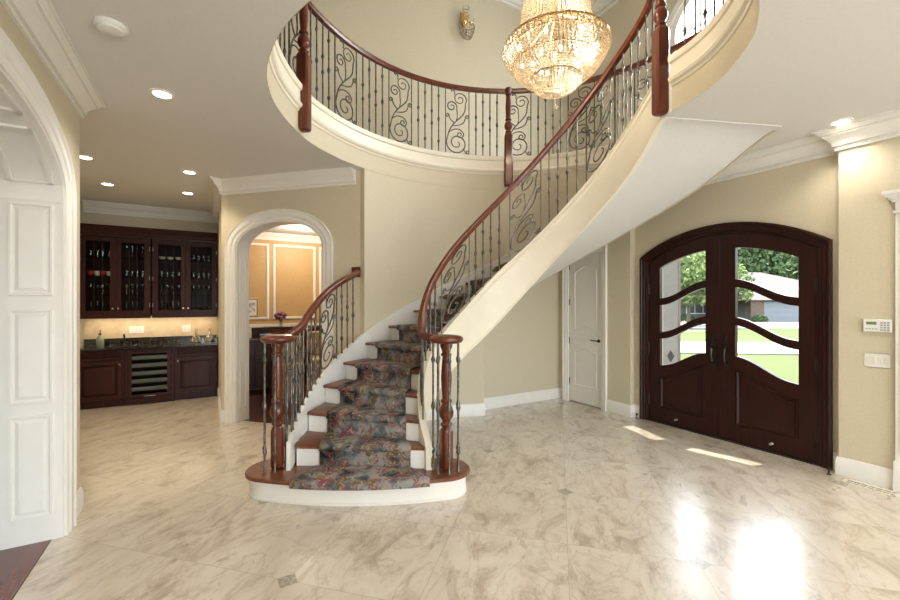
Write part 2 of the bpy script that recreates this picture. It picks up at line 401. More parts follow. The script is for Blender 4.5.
# floor
mb = MB(); mb.prism([(-9, -5), (9, -5), (9, 9.4), (-9, 9.4)], -.2, -.0005)
flo = [W(-1.4, .02), W(7.5, .02), W(7.5, -5.88), W(-.56, -5.88), W(-.56, -6.7), W(-4.85, -6.7), W(-4.85, -4.86), W(-2.62, -4.86)]
mb = MB(); 
archback = [MA @ Vector((0.1, .10, 0)), MA @ Vector((2.1, .10, 0))]
flo += [archback[0], archback[1], Vector((*cir(2.22, 120), 0)), Vector((*cir(2.22, 98), 0)), W(-1.42, -1.9)]
mb.prism([(p.x, p.y) for p in flo], -.12, 0); struct('floor', mb, M['floor'], smooth=False)
# hardwood rooms
mb = MB()
mb.prism([(p.x, p.y) for p in (W(-.5, -5.885), W(7.5, -5.885), W(7.5, -9.2), W(-.5, -9.2))], -.1, 0)
dn = [MA @ Vector((-.3, .105, 0)), MA @ Vector((2.3, .105, 0)), W(-2.2, -1.6), W(-6.7, -1.6), W(-6.7, -4.8), W(-3, -4.8)]
struct('floor_hardwood', mb, M['planks'], smooth=False)
mb = MB(); mb.prism([(p.x, p.y) for p in (W(-6.75, -6.7), W(-6.75, -1.2), W(-1.5, -1.2), W(-1.5, -2.1), MA @ Vector((2.15, .105, 0)), MA @ Vector((-.02, .105, 0)), W(-4.95, -4.75), W(-4.95, -6.7))], -.1, -.002)
struct('floor_dining', mb, M['planks'], smooth=False)

# ------------------------------------------------------------------ walls (lower)
def ell(cx, a, zs, rise, n=20, lo=0, hi=PI):
    return [(cx+a*math.cos(hi-(hi-lo)*i/n), zs+rise*math.sin(hi-(hi-lo)*i/n)) for i in range(n+1)]
def seg_arch(x0, x1, zs, rise, n=20):
    h = (x1-x0)/2; Rr = (h*h+rise*rise)/(2*rise); c = (x0+x1)/2; a = math.asin(h/Rr)
    return [(c-Rr*math.sin(a-2*a*i/n), zs+rise-Rr+Rr*math.cos(a-2*a*i/n)) for i in range(n+1)]
CD = 1.02; HD = .98                     # front door centre, half width
D0, D1 = CD-HD, CD+HD
farch = seg_arch(D0+.01, D1-.01, 2.12, .30)
# right wall with front door recess; wall plane n=-.1, door panel plane n=0
mb = MB(MD)
hole = [(D0+.01, 0)]+farch+[(D1-.01, 0)]
mb.prism([(-.06, 0)]+hole+[(2.07, 0), (2.07, ZC), (-.06, ZC)], 0, .18, 'y')
mb.box(2.07, 7.5, -.1, .18, 0, ZC)
mb.prism([(-1.6, 0), (-1.155, 0), (-1.155, 2.27), (-.53, 2.27), (-.53, 0), (-.06, 0), (-.06, ZC), (-1.6, ZC)], -.1, .18, 'y')
mb.box(-1.155, -.53, .10, .18, 0, 2.27); struct('wall_right', mb, M['wall'], smooth=False)  # backing box added behind the closet door to stop a daylight leak
mb = MB(MD); mb.box(-1.56, -1.38, -2.02, -.1, 0, ZC); struct('wall_back', mb, M['wall'], smooth=False)
# arch wall
AO0, AO1, ASP, ARI = .207, 1.465, 2.22, .34
aarch = ell((AO0+AO1)/2, (AO1-AO0)/2, ASP, ARI)
mb = MB(MA); mb.prism([(0, 0), (AO0, 0)]+aarch+[(AO1, 0), (1.995, 0), (1.995, ZC), (0, ZC)], 0, .21, 'y')
struct('wall_arch', mb, M['wall'], smooth=False)
SK = lambda a: 6.5*max(0, 1-abs(a)/80.)
# curved stair wall, its upper right part stops at the stair's underside
BOT = smooth_tab([(200, -.3), (172, .16), (165, .33), (155, .52), (143, .73), (127.9, .941), (110.6, 1.175), (101, 1.341), (88.8, 1.583), (76.9, 1.824), (59.5, 2.17), (42, 2.478), (21.6, 2.79), (10, 2.97), (3, 3.08), (-2, 3.098), (-8, 3.098)], 2)
TOP = smooth_tab([(192, .30), (186, .43), (181, .56), (174, .73), (165, .93), (154, 1.09), (142.8, 1.24), (127.3, 1.455), (115.9, 1.647), (104.6, 1.845), (88.9, 2.10), (75.1, 2.335), (59.2, 2.626), (43.2, 2.90), (25.8, 3.20), (8, 3.44), (2, 3.475), (-2, 3.48)], 2)
mb = MB()
angs = [143.5-i*(143.5-97.6)/16 for i in range(17)]
mb.loft([[cir(2.17, a, 0), cir(2.17, a, ZC), cir(2.32, a, ZC), cir(2.32, a, 0)] for a in angs])
angs = [97.6-i*(97.6-5)/26 for i in range(27)]
mb.loft([[cir(2.17, a, min(interp(BOT, a-SK(a)), ZC-.01)), cir(2.17, a, ZC), cir(2.19, a, ZC), cir(2.19, a, min(interp(BOT, a-SK(a)), ZC-.01))] for a in angs])
struct('wall_curved', mb, M['wall'], ang=20)
# left wall with the wide arch
L0, L1 = -.14, 1.86
larch = ell((L0+L1)/2, (L1-L0)/2, 2.26, .37)
mb = MB(MD)
mb.prism([(-.56, 0), (L0, 0)]+larch+[(L1, 0), (7.5, 0), (7.5, ZC), (-.56, ZC)], -6.13, -5.83, 'y')
struct('wall_left', mb, M['wall'], smooth=False)
mb = MB(MD); mb.box(-.56, -.40, -6.7, -6.131, 0, ZC); mb.box(-4.9, -.41, -6.8, -6.70, 0, ZC)
struct('wall_passage', mb, M['wall'], smooth=False)
# bar niche walls
mb = MB(MD); mb.box(-4.98, -4.83, -6.8, -4.66, 0, ZC); struct('wall_bar', mb, M['wall'], smooth=False)
mb = MB(MD); mb.prism([(-4.83, -4.85), (-2.585, -4.85), (-2.45, -4.66), (-4.83, -4.66)], 0, ZC); struct('wall_niche', mb, M['wall'], smooth=False)
# dining room
mb = MB(MD); mb.box(-6.74, -6.59, -6.7, -1.2, 0, ZC); struct('wall_dining', mb, M['gold'], smooth=False)
mb = MB(MD); mb.box(-6.59, -4.98, -6.7, -6.6, 0, ZC); mb.box(-6.59, -1.56, -1.3, -1.2, 0, ZC); struct('wall_dining_side', mb, M['gold'], smooth=False)
# rear of the foyer behind the camera, two wide windows added to let skylight in
mb = MB(MD)
y0, y1 = -6.13, .18
mb.box(7.5, 7.7, y0, -5.3, 0, ZC); mb.box(7.5, 7.7, -3.3, -2.4, 0, ZC); mb.box(7.5, 7.7, -.4, y1, 0, ZC)
for a, b in ((-5.3, -3.3), (-2.4, -.4)): mb.box(7.5, 7.7, a, b, 0, .5); mb.box(7.5, 7.7, a, b, 2.6, ZC)
struct('wall_rear', mb, M['wall'], smooth=False)
for i, (a, b) in enumerate(((-5.3, -3.3), (-2.4, -.4))):
    mb = MB(MD)
    mb.box(7.55, 7.62, a, a+.06, .5, 2.6); mb.box(7.55, 7.62, b-.06, b, .5, 2.6); mb.box(7.55, 7.62, a, b, .5, .56); mb.box(7.55, 7.62, a, b, 2.54, 2.6); mb.box(7.55, 7.62, (a+b)/2-.03, (a+b)/2+.03, .56, 2.54)
    struct('window_%d' % (i+2), mb, M['trim'], smooth=False)
# side room behind wide arch
mb = MB(MD); mb.box(-.7, 7.7, -9.3, -9.15, 0, ZC); mb.box(-.56, -.40, -9.2, -6.8, 0, ZC); struct('wall_side_room', mb, M['wall'], smooth=False)

# ------------------------------------------------------------------ walls (upper)
mb = MB(MD)
wz0, wzs, wa0, wa1 = 4.1, 5.35, -.05, 1.55
warch = ell((wa0+wa1)/2, (wa1-wa0)/2, wzs, .62)
mb.prism([(-1.9, ZF), (7.5, ZF), (7.5, ZU), (-1.9, ZU)], .9, 1.0, 'y') if False else None
# wall with a window hole: lower piece, two sides, upper piece
mb.box(-1.9, wa0, .79, .97, ZF, ZU); mb.box(wa1, 7.5, .79, .97, ZF, ZU); mb.box(wa0, wa1, .79, .97, ZF, wz0)
mb.prism([(wa0, wzs)]+warch[1:-1]+[(wa1, wzs), (wa1, ZU), (wa0, ZU)], .79, .97, 'y')
struct('wall_upper_front', mb, M['wall'], smooth=False)
mb = MB(MD); mb.box(-2.08, -1.9, -9.0, .97, ZF, ZU); struct('wall_upper_back', mb, M['wall'], smooth=False)
mb = MB(MD); mb.box(-1.9, 7.5, -9.0, -8.85, ZF, ZU); mb.box(7.5, 7.65, -9., .97, ZF, ZU); struct('wall_upper_left', mb, M['wall'], smooth=False)
mb = MB(MD); mb.box(-2.08, 7.65, -9., .97, ZU, ZU+.15); struct('ceiling_upper', mb, M['ceil'], smooth=False)
wm = MB(MD)
wf = [(wa0, wz0)]+warch+[(wa1, wz0)]
wm.sweep(wf, [(0, 0), (0, .06), (-.07, .06), (-.07, 0)], closed=True)
wm2 = MB(MD @ Matrix(((1, 0, 0, 0), (0, 0, 1, .80), (0, 1, 0, 0), (0, 0, 0, 1))))
wm2.sweep(wf, [(0, -.02), (0, .10), (-.08, .10), (-.08, -.02)], closed=True)
wm2.sweep(wf, [(.09, -.045), (.09, -.012), (0, -.012), (0, -.045)], closed=True)
c = (wa0+wa1)/2
wm2.prism([(c-.035, wz0), (c+.035, wz0), (c+.035, wzs+.6), (c-.035, wzs+.6)], .03, .07)
for cc in ((wa0+c)/2, (wa1+c)/2): wm2.prism([(cc-.012, wz0), (cc+.012, wz0), (cc+.012, wzs+.5), (cc-.012, wzs+.5)], .04, .06)
for z in (4.62, 4.99, 5.36): wm2.prism([(wa0, z-.013), (wa1, z-.013), (wa1, z+.013), (wa0, z+.013)], .04, .06)
win = struct('window_1', wm2, M['trim'], smooth=False)
g = MB(MD); g.prism([(wa0+.01, wz0)]+[(x, z-.005) for x, z in warch]+[(wa1-.01, wz0)], .845, .85, 'y')
pg = part('glass_pane', g, M['pane'], win, smooth=False) if False else None
MATS[win.name] = Matrix.Identity(4)
pg = part('glass_pane', g, M['pane'], win, smooth=False)

# ------------------------------------------------------------------ crowns, baseboards, casings
CR = [(0, 0), (0, -.172), (.020, -.172), (.024, -.160), (.014, -.152), (.014, -.140), (.034, -.136), (.036, -.118), (.044, -.100), (.062, -.076), (.082, -.060), (.082, -.048), (.098, -.046), (.104, -.030), (.118, -.020), (.118, -.012), (.134, -.012), (.134, 0)]
def crown(name, path, z, sc=1., m='trim', side=1):
    mb = MB(); mb.sweep(path, [(side*o*sc, z+h*sc) for o, h in CR]); return struct(name, mb, M[m])
BB = [(0, 0), (.018, 0), (.018, .125), (.014, .132), (.014, .145), (.006, .160), (0, .162)]
def base(name, path, side=1, m='trim'):
    mb = MB(); mb.sweep(path, [(side*o, h) for o, h in BB]); return struct(name, mb, M[m])
def w2(*pts): return [tuple(W(*p))[:2] for p in pts]
# interior is on the -n side of the right wall
crown('trim_1', w2((-1.38, -3.3), (-1.38, -.1), (-.06, -.1), (-.06, 0), (2.07, 0), (2.07, -.1), (7.5, -.1)), ZC, 1., side=-1) if False else None
def crown_r(name, pts, z=ZC, sc=1.): return crown(name, w2(*pts), z, sc, side=-1)
crown_r('trim_1', [(-1.38, -1.95), (-1.38, -.1), (-.06, -.1), (-.06, 0), (2.07, 0), (2.07, -.1), (7.5, -.1)], sc=1.1)
base('baseboard_back', w2((-1.38, -1.95), (-1.38, -.1), (-1.30, -.1)), -1)
base('baseboard_right', w2((-.42, -.1), (-.06, -.1), (-.06, 0), (D0-.005, 0)), -1)
base('baseboard_front', w2((D1+.005, 0), (2.07, 0), (2.07, -.1), (2.42, -.1)), -1)
base('baseboard_curved', [cir(2.17, a) for a in range(126, 98, -2)]+[cir(2.17, 97.6), cir(2.34, 97.6)], -1)
# arch wall crown with return, niche side
pA = MA @ Vector((0, 0, 0)); pB = MA @ Vector((1.90, 0, 0))
crown('trim_2', [tuple(W(-4.83, -6.65))[:2], tuple(W(-4.83, -4.85))[:2], tuple(W(-2.585, -4.85))[:2], (pA.x, pA.y), (pB.x, pB.y)], ZC, .98, side=-1)
base('baseboard_niche', [tuple(W(-4.19, -4.85))[:2], tuple(W(-2.585, -4.85))[:2], (pA.x, pA.y), tuple(MA @ Vector((AO0-.142, 0, 0)))[:2]], -1)
base('baseboard_arch', [tuple(MA @ Vector((AO1+.142, 0, 0)))[:2], tuple(MA @ Vector((1.93, 0, 0)))[:2]], -1)
# left wall crown / base
crown('trim_3', w2((-.56, -6.65), (-.56, -5.83), (7.5, -5.83)), ZC, .95, side=1)
base('baseboard_left', w2((-.56, -6.6), (-.56, -5.83), (L0-.13, -5.83)), 1)
# casings: profile swept around openings
CAS = [(0, 0), (0, .018), (.02, .026), (.035, .022), (.05, .022), (.06, .032), (.085, .036), (.10, .030), (.118, .030), (.13, .042), (.14, .042), (.14, 0)]
def casing(name, X, path, w=.14, depth=1., side=1, m='trim'):
    mb = MB(X); k = w/.14
    mb.sweep(path, [(side*o*k, h*depth) for o, h in CAS]); return struct(name, mb, M[m])
XA = MA @ Matrix(((1, 0, 0, 0), (0, 0, -1, 0), (0, 1, 0, 0), (0, 0, 0, 1)))
casing('trim_4', XA, [(AO0, 0)]+aarch+[(AO1, 0)])
# white reveal lining of dining arch with panels
mb = MB(MA)
def offs(path, d):
    out = []
    n = len(path)
    for i in range(n):
        p = Vector(path[i]); a = Vector(path[max(i-1, 0)]); b = Vector(path[min(i+1, n-1)])
        d_ = (b-a).normalized(); out.append((p.x-d_.y*d, p.y+d_.x*d))
    return out
def lining(mb, path, y0, y1, t):
    inner = offs(path, -t)
    rings = [[(a[0], y0, a[1]), (b[0], y0, b[1]), (b[0], y1, b[1]), (a[0], y1, a[1])] for a, b in zip(path, inner)]
    mb.loft(rings)
lp = [(AO0+.001, 0), (AO0+.001, ASP)]+aarch[1:-1]+[(AO1-.001, ASP), (AO1-.001, 0)]
lining(mb, lp, -.005, .215, .012)
for z0, z1 in ((.18, .78), (.88, 1.45), (1.55, 2.12)):
    x = AO0+.013
    for a, b, c_, d in ((.05, .165, z0, z0+.018), (.05, .165, z1-.018, z1), (.05, .066, z0, z1), (.149, .165, z0, z1)):
        mb.box(x, x+.010, a, b, c_, d); mb.box(AO1-.013-.010, AO1-.013, a, b, c_, d)
struct('trim_5', mb, M['trim'], smooth=False)
# wide arch: lining, panels, casing (faces +n side)
XL = MD @ Matrix(((1, 0, 0, 0), (0, 0, 1, -5.83), (0, 1, 0, 0), (0, 0, 0, 1)))
lpath = [(L0, 0)]+larch+[(L1, 0)]
casing('trim_6', XL, lpath, .13)
XL2 = MD @ Matrix(((1, 0, 0, 0), (0, 0, 1, -6.13), (0, 1, 0, 0), (0, 0, 0, 1)))
mb = MB(MD)
lp = [(L0+.001, 0), (L0+.001, 2.26)]+larch[1:-1]+[(L1-.001, 2.26), (L1-.001, 0)]
lining(mb, lp, -6.145, -5.825, .014)
def raised(mb, y0, y1, z0, z1, x, d=1):
    # raised panel on a plane of constant x facing +x (d=1)
    def ring(o, h): return [(x+d*h, y0+o, z0+o), (x+d*h, y1-o, z0+o), (x+d*h, y1-o, z1-o), (x+d*h, y0+o, z1-o)]
    mb.loft([ring(0, 0), ring(.004, .014), ring(.016, .014), ring(.022, .002), ring(.030, .002), ring(.050, .012), ring(.09, .012)], cap=True)
for z0, z1 in ((.16, .825), (.895, 1.505), (1.59, 2.185)):
    raised(mb, -6.085, -5.872, z0, z1, L0+.015)
    raised(mb, -6.085, -5.872, z0, z1, L1-.015, -1)
# impost ledge + soffit panels
mb.box(L0+.012, L0+.024, -6.145, -5.822, 2.20, 2.235)
for i0, i1 in ((1, 6), (7, 13), (14, 19)):
    seg = larch[i0:i1+1]
    a = offs(larch, -.0145)[i0:i1+1]; b = offs(larch, -.028)[i0:i1+1]
    for ya, yb in ((-6.085, -6.06), (-5.895, -5.87)):
        mb.loft([[(p[0], ya, p[1]), (q[0], ya, q[1]), (q[0], yb, q[1]), (p[0], yb, p[1])] for p, q in zip(a, b)])
    for j in (0, -2):
        p, q, p2, q2 = a[j], b[j], a[j+1], b[j+1]
        f = .25
        if j == 0: p2 = (p[0]+(p2[0]-p[0])*f, p[1]+(p2[1]-p[1])*f); q2 = (q[0]+(q2[0]-q[0])*f, q[1]+(q2[1]-q[1])*f)
        else: p = (p2[0]+(p[0]-p2[0])*f, p2[1]+(p[1]-p2[1])*f); q = (q2[0]+(q[0]-q2[0])*f, q2[1]+(q[1]-q2[1])*f)
        mb.loft([[(p[0], -6.085, p[1]), (q[0], -6.085, q[1]), (q[0], -5.87, q[1]), (p[0], -5.87, p[1])], [(p2[0], -6.085, p2[1]), (q2[0], -6.085, q2[1]), (q2[0], -5.87, q2[1]), (p2[0], -5.87, p2[1])]])
struct('trim_7', mb, M['trim'], ang=20)

# pilaster at the far right
mb = MB(MD)
mb.box(2.435, 2.62, -.135, -.1, 0, 2.40); mb.box(2.425, 2.63, -.15, -.1, 0, .24)
for k in range(3): mb.box(2.465+.045*k, 2.49+.045*k, -.143, -.135, .3, 2.3)
for i, (o, z0, z1) in enumerate(((.012, 2.28, 2.30), (.0, 2.30, 2.37), (.018, 2.37, 2.39), (.035, 2.39, 2.41), (.052, 2.41, 2.435), (.066, 2.435, 2.46))):
    mb.box(2.435-o, 2.62+o, -.14-o, -.1, z0, z1)
struct('trim_8', mb, M['trim'], smooth=False)

# upper crown
mb = MB(); mb.sweep(w2((-1.9, -8.85), (-1.9, .79), (7.5, .79)), [(-o*1.5, ZU+h*1.5) for o, h in CR]); struct('trim_9', mb, M['trim'])
mb = MB(); mb.sweep(w2((-1.9, -8.85), (-1.9, .79), (7.5, .79)), [(-o, ZF+h) for o, h in BB]); struct('baseboard_upper', mb, M['trim'])

# fascia around the void: plain band, bead, proud upper band
FP_OLD = [(0, ZC), (.008, ZC), (.008, 3.265), (.016, 3.27), (.030, 3.285), (.034, 3.30), (.026, 3.315), (.022, 3.325), (.022, 3.43), (.034, 3.44), (.036, 3.475), (.03, 3.485), (-.06, 3.485), (-.06, 3.441), (0, 3.441)]
FP = [(0, 3.262), (.014, 3.268), (.020, 3.285), (.040, 3.298), (.048, 3.318), (.040, 3.335), (.026, 3.342), (.026, 3.445), (.040, 3.452), (.046, 3.47), (.046, 3.50), (.036, 3.508), (-.06, 3.508), (-.06, 3.441), (0, 3.441)]
mb = MB(); mb.sweep(void_path[:-1], [(-o, z+.03 if z < 3.44 or z > 3.4415 else z) for o, z in FP])
struct('trim_10', mb, M['cream'], ang=30)
mb = MB(); mb.sweep(void_path[:-1], [(0, ZC), (-.004, ZC), (-.004, 3.293), (0, 3.293)]); struct('wall_stairwell_edge', mb, M['wall'])

# ------------------------------------------------------------------ staircase
RISE = .181
TI = [(1, 197), (2, 188), (3, 180.5), (4, 172.3), (5, 163.5), (6, 152.5), (7, 140.5), (8, 128.8), (9, 117.3), (10, 105.9), (11, 95.2)]+[(n, 95.2-10.7*(n-11)) for n in range(12, 21)]
TO = [(1, 192), (2, 182.6), (3, 172.8), (4, 163.4), (5, 154.3), (6, 144.8), (7, 135.2)]+[(n, 135.2-10.1*(n-7)) for n in range(8, 21)]
RIN = [(0, .90), (2, .935), (3, .985), (4, 1.03), (5, 1.05), (21, 1.055)]
ROUT = [(0, 2.0), (2, 2.03), (3, 2.07), (4, 2.10), (21, 2.12)]
def SP(n, f, din=0, dout=0):
    a = Vector(cir(interp(RIN, n)+din, interp(TI, n))); b = Vector(cir(interp(ROUT, n)-dout, interp(TO, n)))
    d = (b-a).normalized(); L = (b-a).length
    return a+d*L*f
def SPd(n, dist, side='in'):
    a = Vector(cir(interp(RIN, n), interp(TI, n))); b = Vector(cir(interp(ROUT, n), interp(TO, n))); d = (b-a).normalized()
    return a+d*dist if side == 'in' else b-d*dist
stair = thing('staircase', 'curved white staircase with wood treads rising from the floor to the balcony', 'staircase', (-.65, 3.4, 0))
# bottom bullnose step
def step_outline(o=0.):
    cl, cr_ = (-1.437, 3.43), (-.055, 3.43); rl, rr = .20+o, .185+o
    pts = []
    for i in range(15): a = R(60+ (225-60+25)*i/14); pts.append((cl[0]+rl*math.cos(a), cl[1]+rl*math.sin(a)))
    x0, y0 = pts[-1]
    endr = []
    for i in range(15): a = R(-70+190*i/14); endr.append((cr_[0]+rr*math.cos(a), cr_[1]+rr*math.sin(a)))
    x1, y1 = endr[0]
    for i in range(1, 16):
        t = i/16; x = x0+(x1-x0)*t; y = y0+(y1-y0)*t-(.115)*4*t*(1-t)*.9
        pts.append((x, y))
    return pts+endr
mb = MB(); mb.prism(step_outline(0), 0, .150); 
ob = step_outline(.004); mb.prism(step_outline(.008), 0, .018)
part('bottom_riser', mb, M['trim'], stair)
mb = MB()
o1, o2, o3 = step_outline(.030), step_outline(.036), step_outline(.030)
mb.loft([[(x, y, .150) for x, y in step_outline(.026)], [(x, y, .155) for x, y in o2], [(x, y, .174) for x, y in o2], [(x, y, .181) for x, y in step_outline(.028)]])
part('bottom_tread', mb, M['treadw'], stair)
for n in range(2, 19):
    z = RISE*n
    mb = MB()
    K = 5; fr = [SP(n, i/K) for i in range(K+1)]; bk = [SP(min(n+1.12, 19.1), i/K) for i in range(K+1)]
    fr2 = [SP(n+.03, i/K) for i in range(K+1)]
    poly = [(p.x, p.y) for p in fr]+[(p.x, p.y) for p in bk[::-1]]; poly2 = [(p.x, p.y) for p in fr2]+[(p.x, p.y) for p in bk[::-1]]
    mb.loft([[(x, y, z-.030) for x, y in poly2], [(x, y, z-.024) for x, y in poly], [(x, y, z-.006) for x, y in poly], [(x, y, z) for x, y in poly2]])
    part('tread', mb, M['treadw'], stair)
    mb = MB(); a, b = SP(n+.11, 0), SP(n+.11, 1); c_, d = SP(n+.17, 0), SP(n+.17, 1)
    mb.prism([tuple(a), tuple(b), tuple(d), tuple(c_)], z-RISE, z-.030); part('riser', mb, M['trim'], stair, smooth=False)
mb = MB(); a, b = SP(19, 0), SP(19, 1); c_, d = SP(19.08, 0), SP(19.08, 1); mb.prism([tuple(a), tuple(b), tuple(d), tuple(c_)], RISE*18, ZF-.03); part('riser', mb, M['trim'], stair, smooth=False)
# landing nosing patch to the upper floor
mb = MB(); p = [SP(18.92, 0), SP(18.92, 1), Vector(cir(2.17, 3)), Vector(stair_in_top)]; mb.prism([tuple(v) for v in p], ZF-.03, ZF+.001); part('landing_nosing', mb, M['treadw'], stair, smooth=False)
# inner stringer
def rin(a):   # radius of the inner string by angle
    return interp([(200, .90), (188, .925), (181, .975), (172, 1.015), (162, 1.035), (150, 1.04), (-5, 1.045)], a)
def astep(a0, a1, st=2.5):
    n = max(2, int(abs(a1-a0)/st)); return [a0+(a1-a0)*i/n for i in range(n+1)]
mb = MB(); rings = []
for a in astep(189.5, -2):
    r = rin(a); zt = interp(TOP, a); zb = max(interp(BOT, a), .1815); zt = max(zt, zb+.06)
    h = zt-zb
    prof = [(.035, zb), (-.012, zb), (-.014, zb+min(.018, h*.1)), (-.006, zb+min(.03, h*.15)), (-.006, zt-min(.085, h*.4)), (-.013, zt-min(.078, h*.36)), (-.018, zt-min(.066, h*.3)), (-.012, zt-min(.05, h*.25)), (-.012, zt-.018), (-.024, zt-.012), (-.024, zt), (.035, zt)]
    rings.append([cir(r+o, a, z) for o, z in prof])
mb.loft(rings); part('inner_stringer', mb, M['cream'], stair, ang=30)
# outer stringer / skirt
def rout(a): return interp([(190, 2.045), (182, 2.055), (172, 2.085), (163, 2.11), (-5, 2.115)], a)
OTOP = []
for n in [1.6+.25*i for i in range(72)]: OTOP.append((interp(TO, n), RISE*n+.085+ (.02 if n > 5 else 0)))
OTOP = smooth_tab(OTOP, 3)
mb = MB(); rings = []
for a in astep(184.5, 5):
    r = rout(a); zt = max(interp(OTOP, a), .32); zt = min(zt, 3.52); zb = max(min(interp(BOT, a-SK(a))+.02, ZC), .1815 if a > 172 else 0.)
    if a > 143: zb = max(zt-.30, .1815 if a > 176 else 0.)
    ro = 2.168 if a < 143 else r+.032
    rings.append([cir(r, a, zb), cir(r, a, zt-.03), cir(r-.006, a, zt-.024), cir(r-.006, a, zt), cir(ro, a, zt), cir(ro, a, zb)])
mb.loft(rings); part('outer_stringer', mb, M['trim'], stair, ang=30)
# closing wall beneath the free outer string (faces the dining arch)
mb = MB(); mb.loft([[cir(rout(a)+.030, a, 0), cir(rout(a)+.030, a, max(interp(OTOP, a)-.25, .1)), cir(rout(a)+.012, a, max(interp(OTOP, a)-.25, .1)), cir(rout(a)+.012, a, 0)] for a in astep(182, 144)])
part('side_panel', mb, M['trim'], stair)
# soffit
mb = MB(); rings = []
for a in astep(171, -3):
    zb = interp(BOT, a)
    zb = min(max(zb, .02), ZC-.011)
    ao = a+SK(a); rings.append([cir(rin(a)+.0, a, zb+.005), cir(2.168, ao, zb+.005), cir(2.168, ao, zb+.03), cir(rin(a)+.0, a, zb+.03)])
mb.loft(rings); part('soffit', mb, M['ceil'], stair, ang=25)

# runner: carpet strip over every step
mb = MB(); rings = []
GI, GO = .145, .20; TH = .012
def rl(nn, z, gi=GI, go=GO, K=6):
    a = Vector(cir(interp(RIN, nn), interp(TI, nn))); b = Vector(cir(interp(ROUT, nn), interp(TO, nn))); d = (b-a).normalized()
    p, q = a+d*gi, b-d*go
    return [(*(p+(q-p)*i/K), z) for i in range(K+1)]
# bottom flare on the platform
def flare():
    out = []
    so = step_outline(.036)
    # front edge, from x=-1.09..-.17 following platform front
    def yf(x, o): 
        pts = step_outline(o); best = [p for p in pts if p[1] < 3.43]
        best.sort(); 
        for (a, b), (c, d) in zip(best, best[1:]):
            if a <= x <= c: return b+(d-b)*(x-a)/max(c-a, 1e-6)
        return best[0][1]
    xs = [-.155+(-1.215+.155)*i/6 for i in range(7)]
    out.append([(x, yf(x, .030), .136) for x in xs])
    out.append([(x, yf(x, .048), .142) for x in xs])
    out.append([(x, yf(x, .050), .178) for x in xs])
    out.append([(x, yf(x, .036), .194) for x in xs])
    return out
fl = flare(); rings += fl
rings.append(rl(2.02, RISE+TH)); rings.append(rl(2.07, RISE+TH+.004))
for n in range(2, 19):
    z = RISE*n
    rings.append(rl(n+.075, z-.045)); rings.append(rl(n-.02, z-.036)); rings.append(rl(n-.045, z-.018)); rings.append(rl(n-.03, z+.006)); rings.append(rl(n+.03, z+TH))
    rings.append(rl(n+.6, z+TH)); rings.append(rl(n+1.03, z+TH)); rings.append(rl(n+1.07, z+TH+.006))
rings.append(rl(19.07, ZF-.05)); rings.append(rl(18.97, ZF-.035)); rings.append(rl(18.95, ZF+.004)); rings.append(rl(19.0, ZF+TH)); rings.append(rl(19.6, ZF+TH))
mb.loft(rings, cap=False, ringclosed=False)
run = solo('stair_runner', mb, M['carpet'], 'dark floral patterned carpet runner laid over the curved stairs', 'carpet runner', ang=60)
so = run.modifiers.new('thickness', 'SOLIDIFY'); so.thickness = .012; so.offset = 0

# ------------------------------------------------------------------ railings
def dirn(a): return Vector((math.cos(R(a)), math.sin(R(a)), 0))
def rail_sweep(pts, w=.032, h=.03):
    """handrail profile swept along 3D points"""
    pts = [Vector(p) for p in pts]; mb = MB(); rings = []
    prof = [(-.75, -1), (.75, -1), (.8, -.45), (1.0, -.2), (1.0, .25), (.82, .65), (.45, .95), (0, 1.05), (-.45, .95), (-.82, .65), (-1.0, .25), (-1.0, -.2), (-.8, -.45)]
    for i, p in enumerate(pts):
        t = (pts[min(i+1, len(pts)-1)]-pts[max(i-1, 0)]).normalized()
        x = t.cross(Vector((0, 0, 1))).normalized(); y = x.cross(t)
        rings.append([p+x*w*a+y*h*b for a, b in prof])
    mb.loft(rings); return mb
def baluster(p, z0, z1, kind=0):
    mb = MB(); H = z1-z0; r = .0085
    pr = [(.012, 0), (.012, .012), (r, .016)]
    def knuckle(h, s=1.): return [(r, h-.028*s), (r*1.7, h-.014*s), (r*2.2, h), (r*1.7, h+.014*s), (r, h+.028*s)]
    if kind == 0: pr += knuckle(.16)+knuckle(H*.5, 1.3)+knuckle(H-.14)
    else: pr += knuckle(H*.42)+knuckle(H*.60)
    pr += [(r, H)]
    mb.lathe(pr, (p[0], p[1], z0), 6); return mb
def spiral(c, r0, r1, a0, turns, n=None, aspect=1.):
    n = n or max(8, int(abs(turns)*14))
    return [(c[0]+(r0+(r1-r0)*(i/n)**1.15)*math.cos(R(a0)+2*PI*turns*i/n), c[1]+aspect*(r0+(r1-r0)*(i/n)**1.15)*math.sin(R(a0)+2*PI*turns*i/n)) for i in range(n+1)]
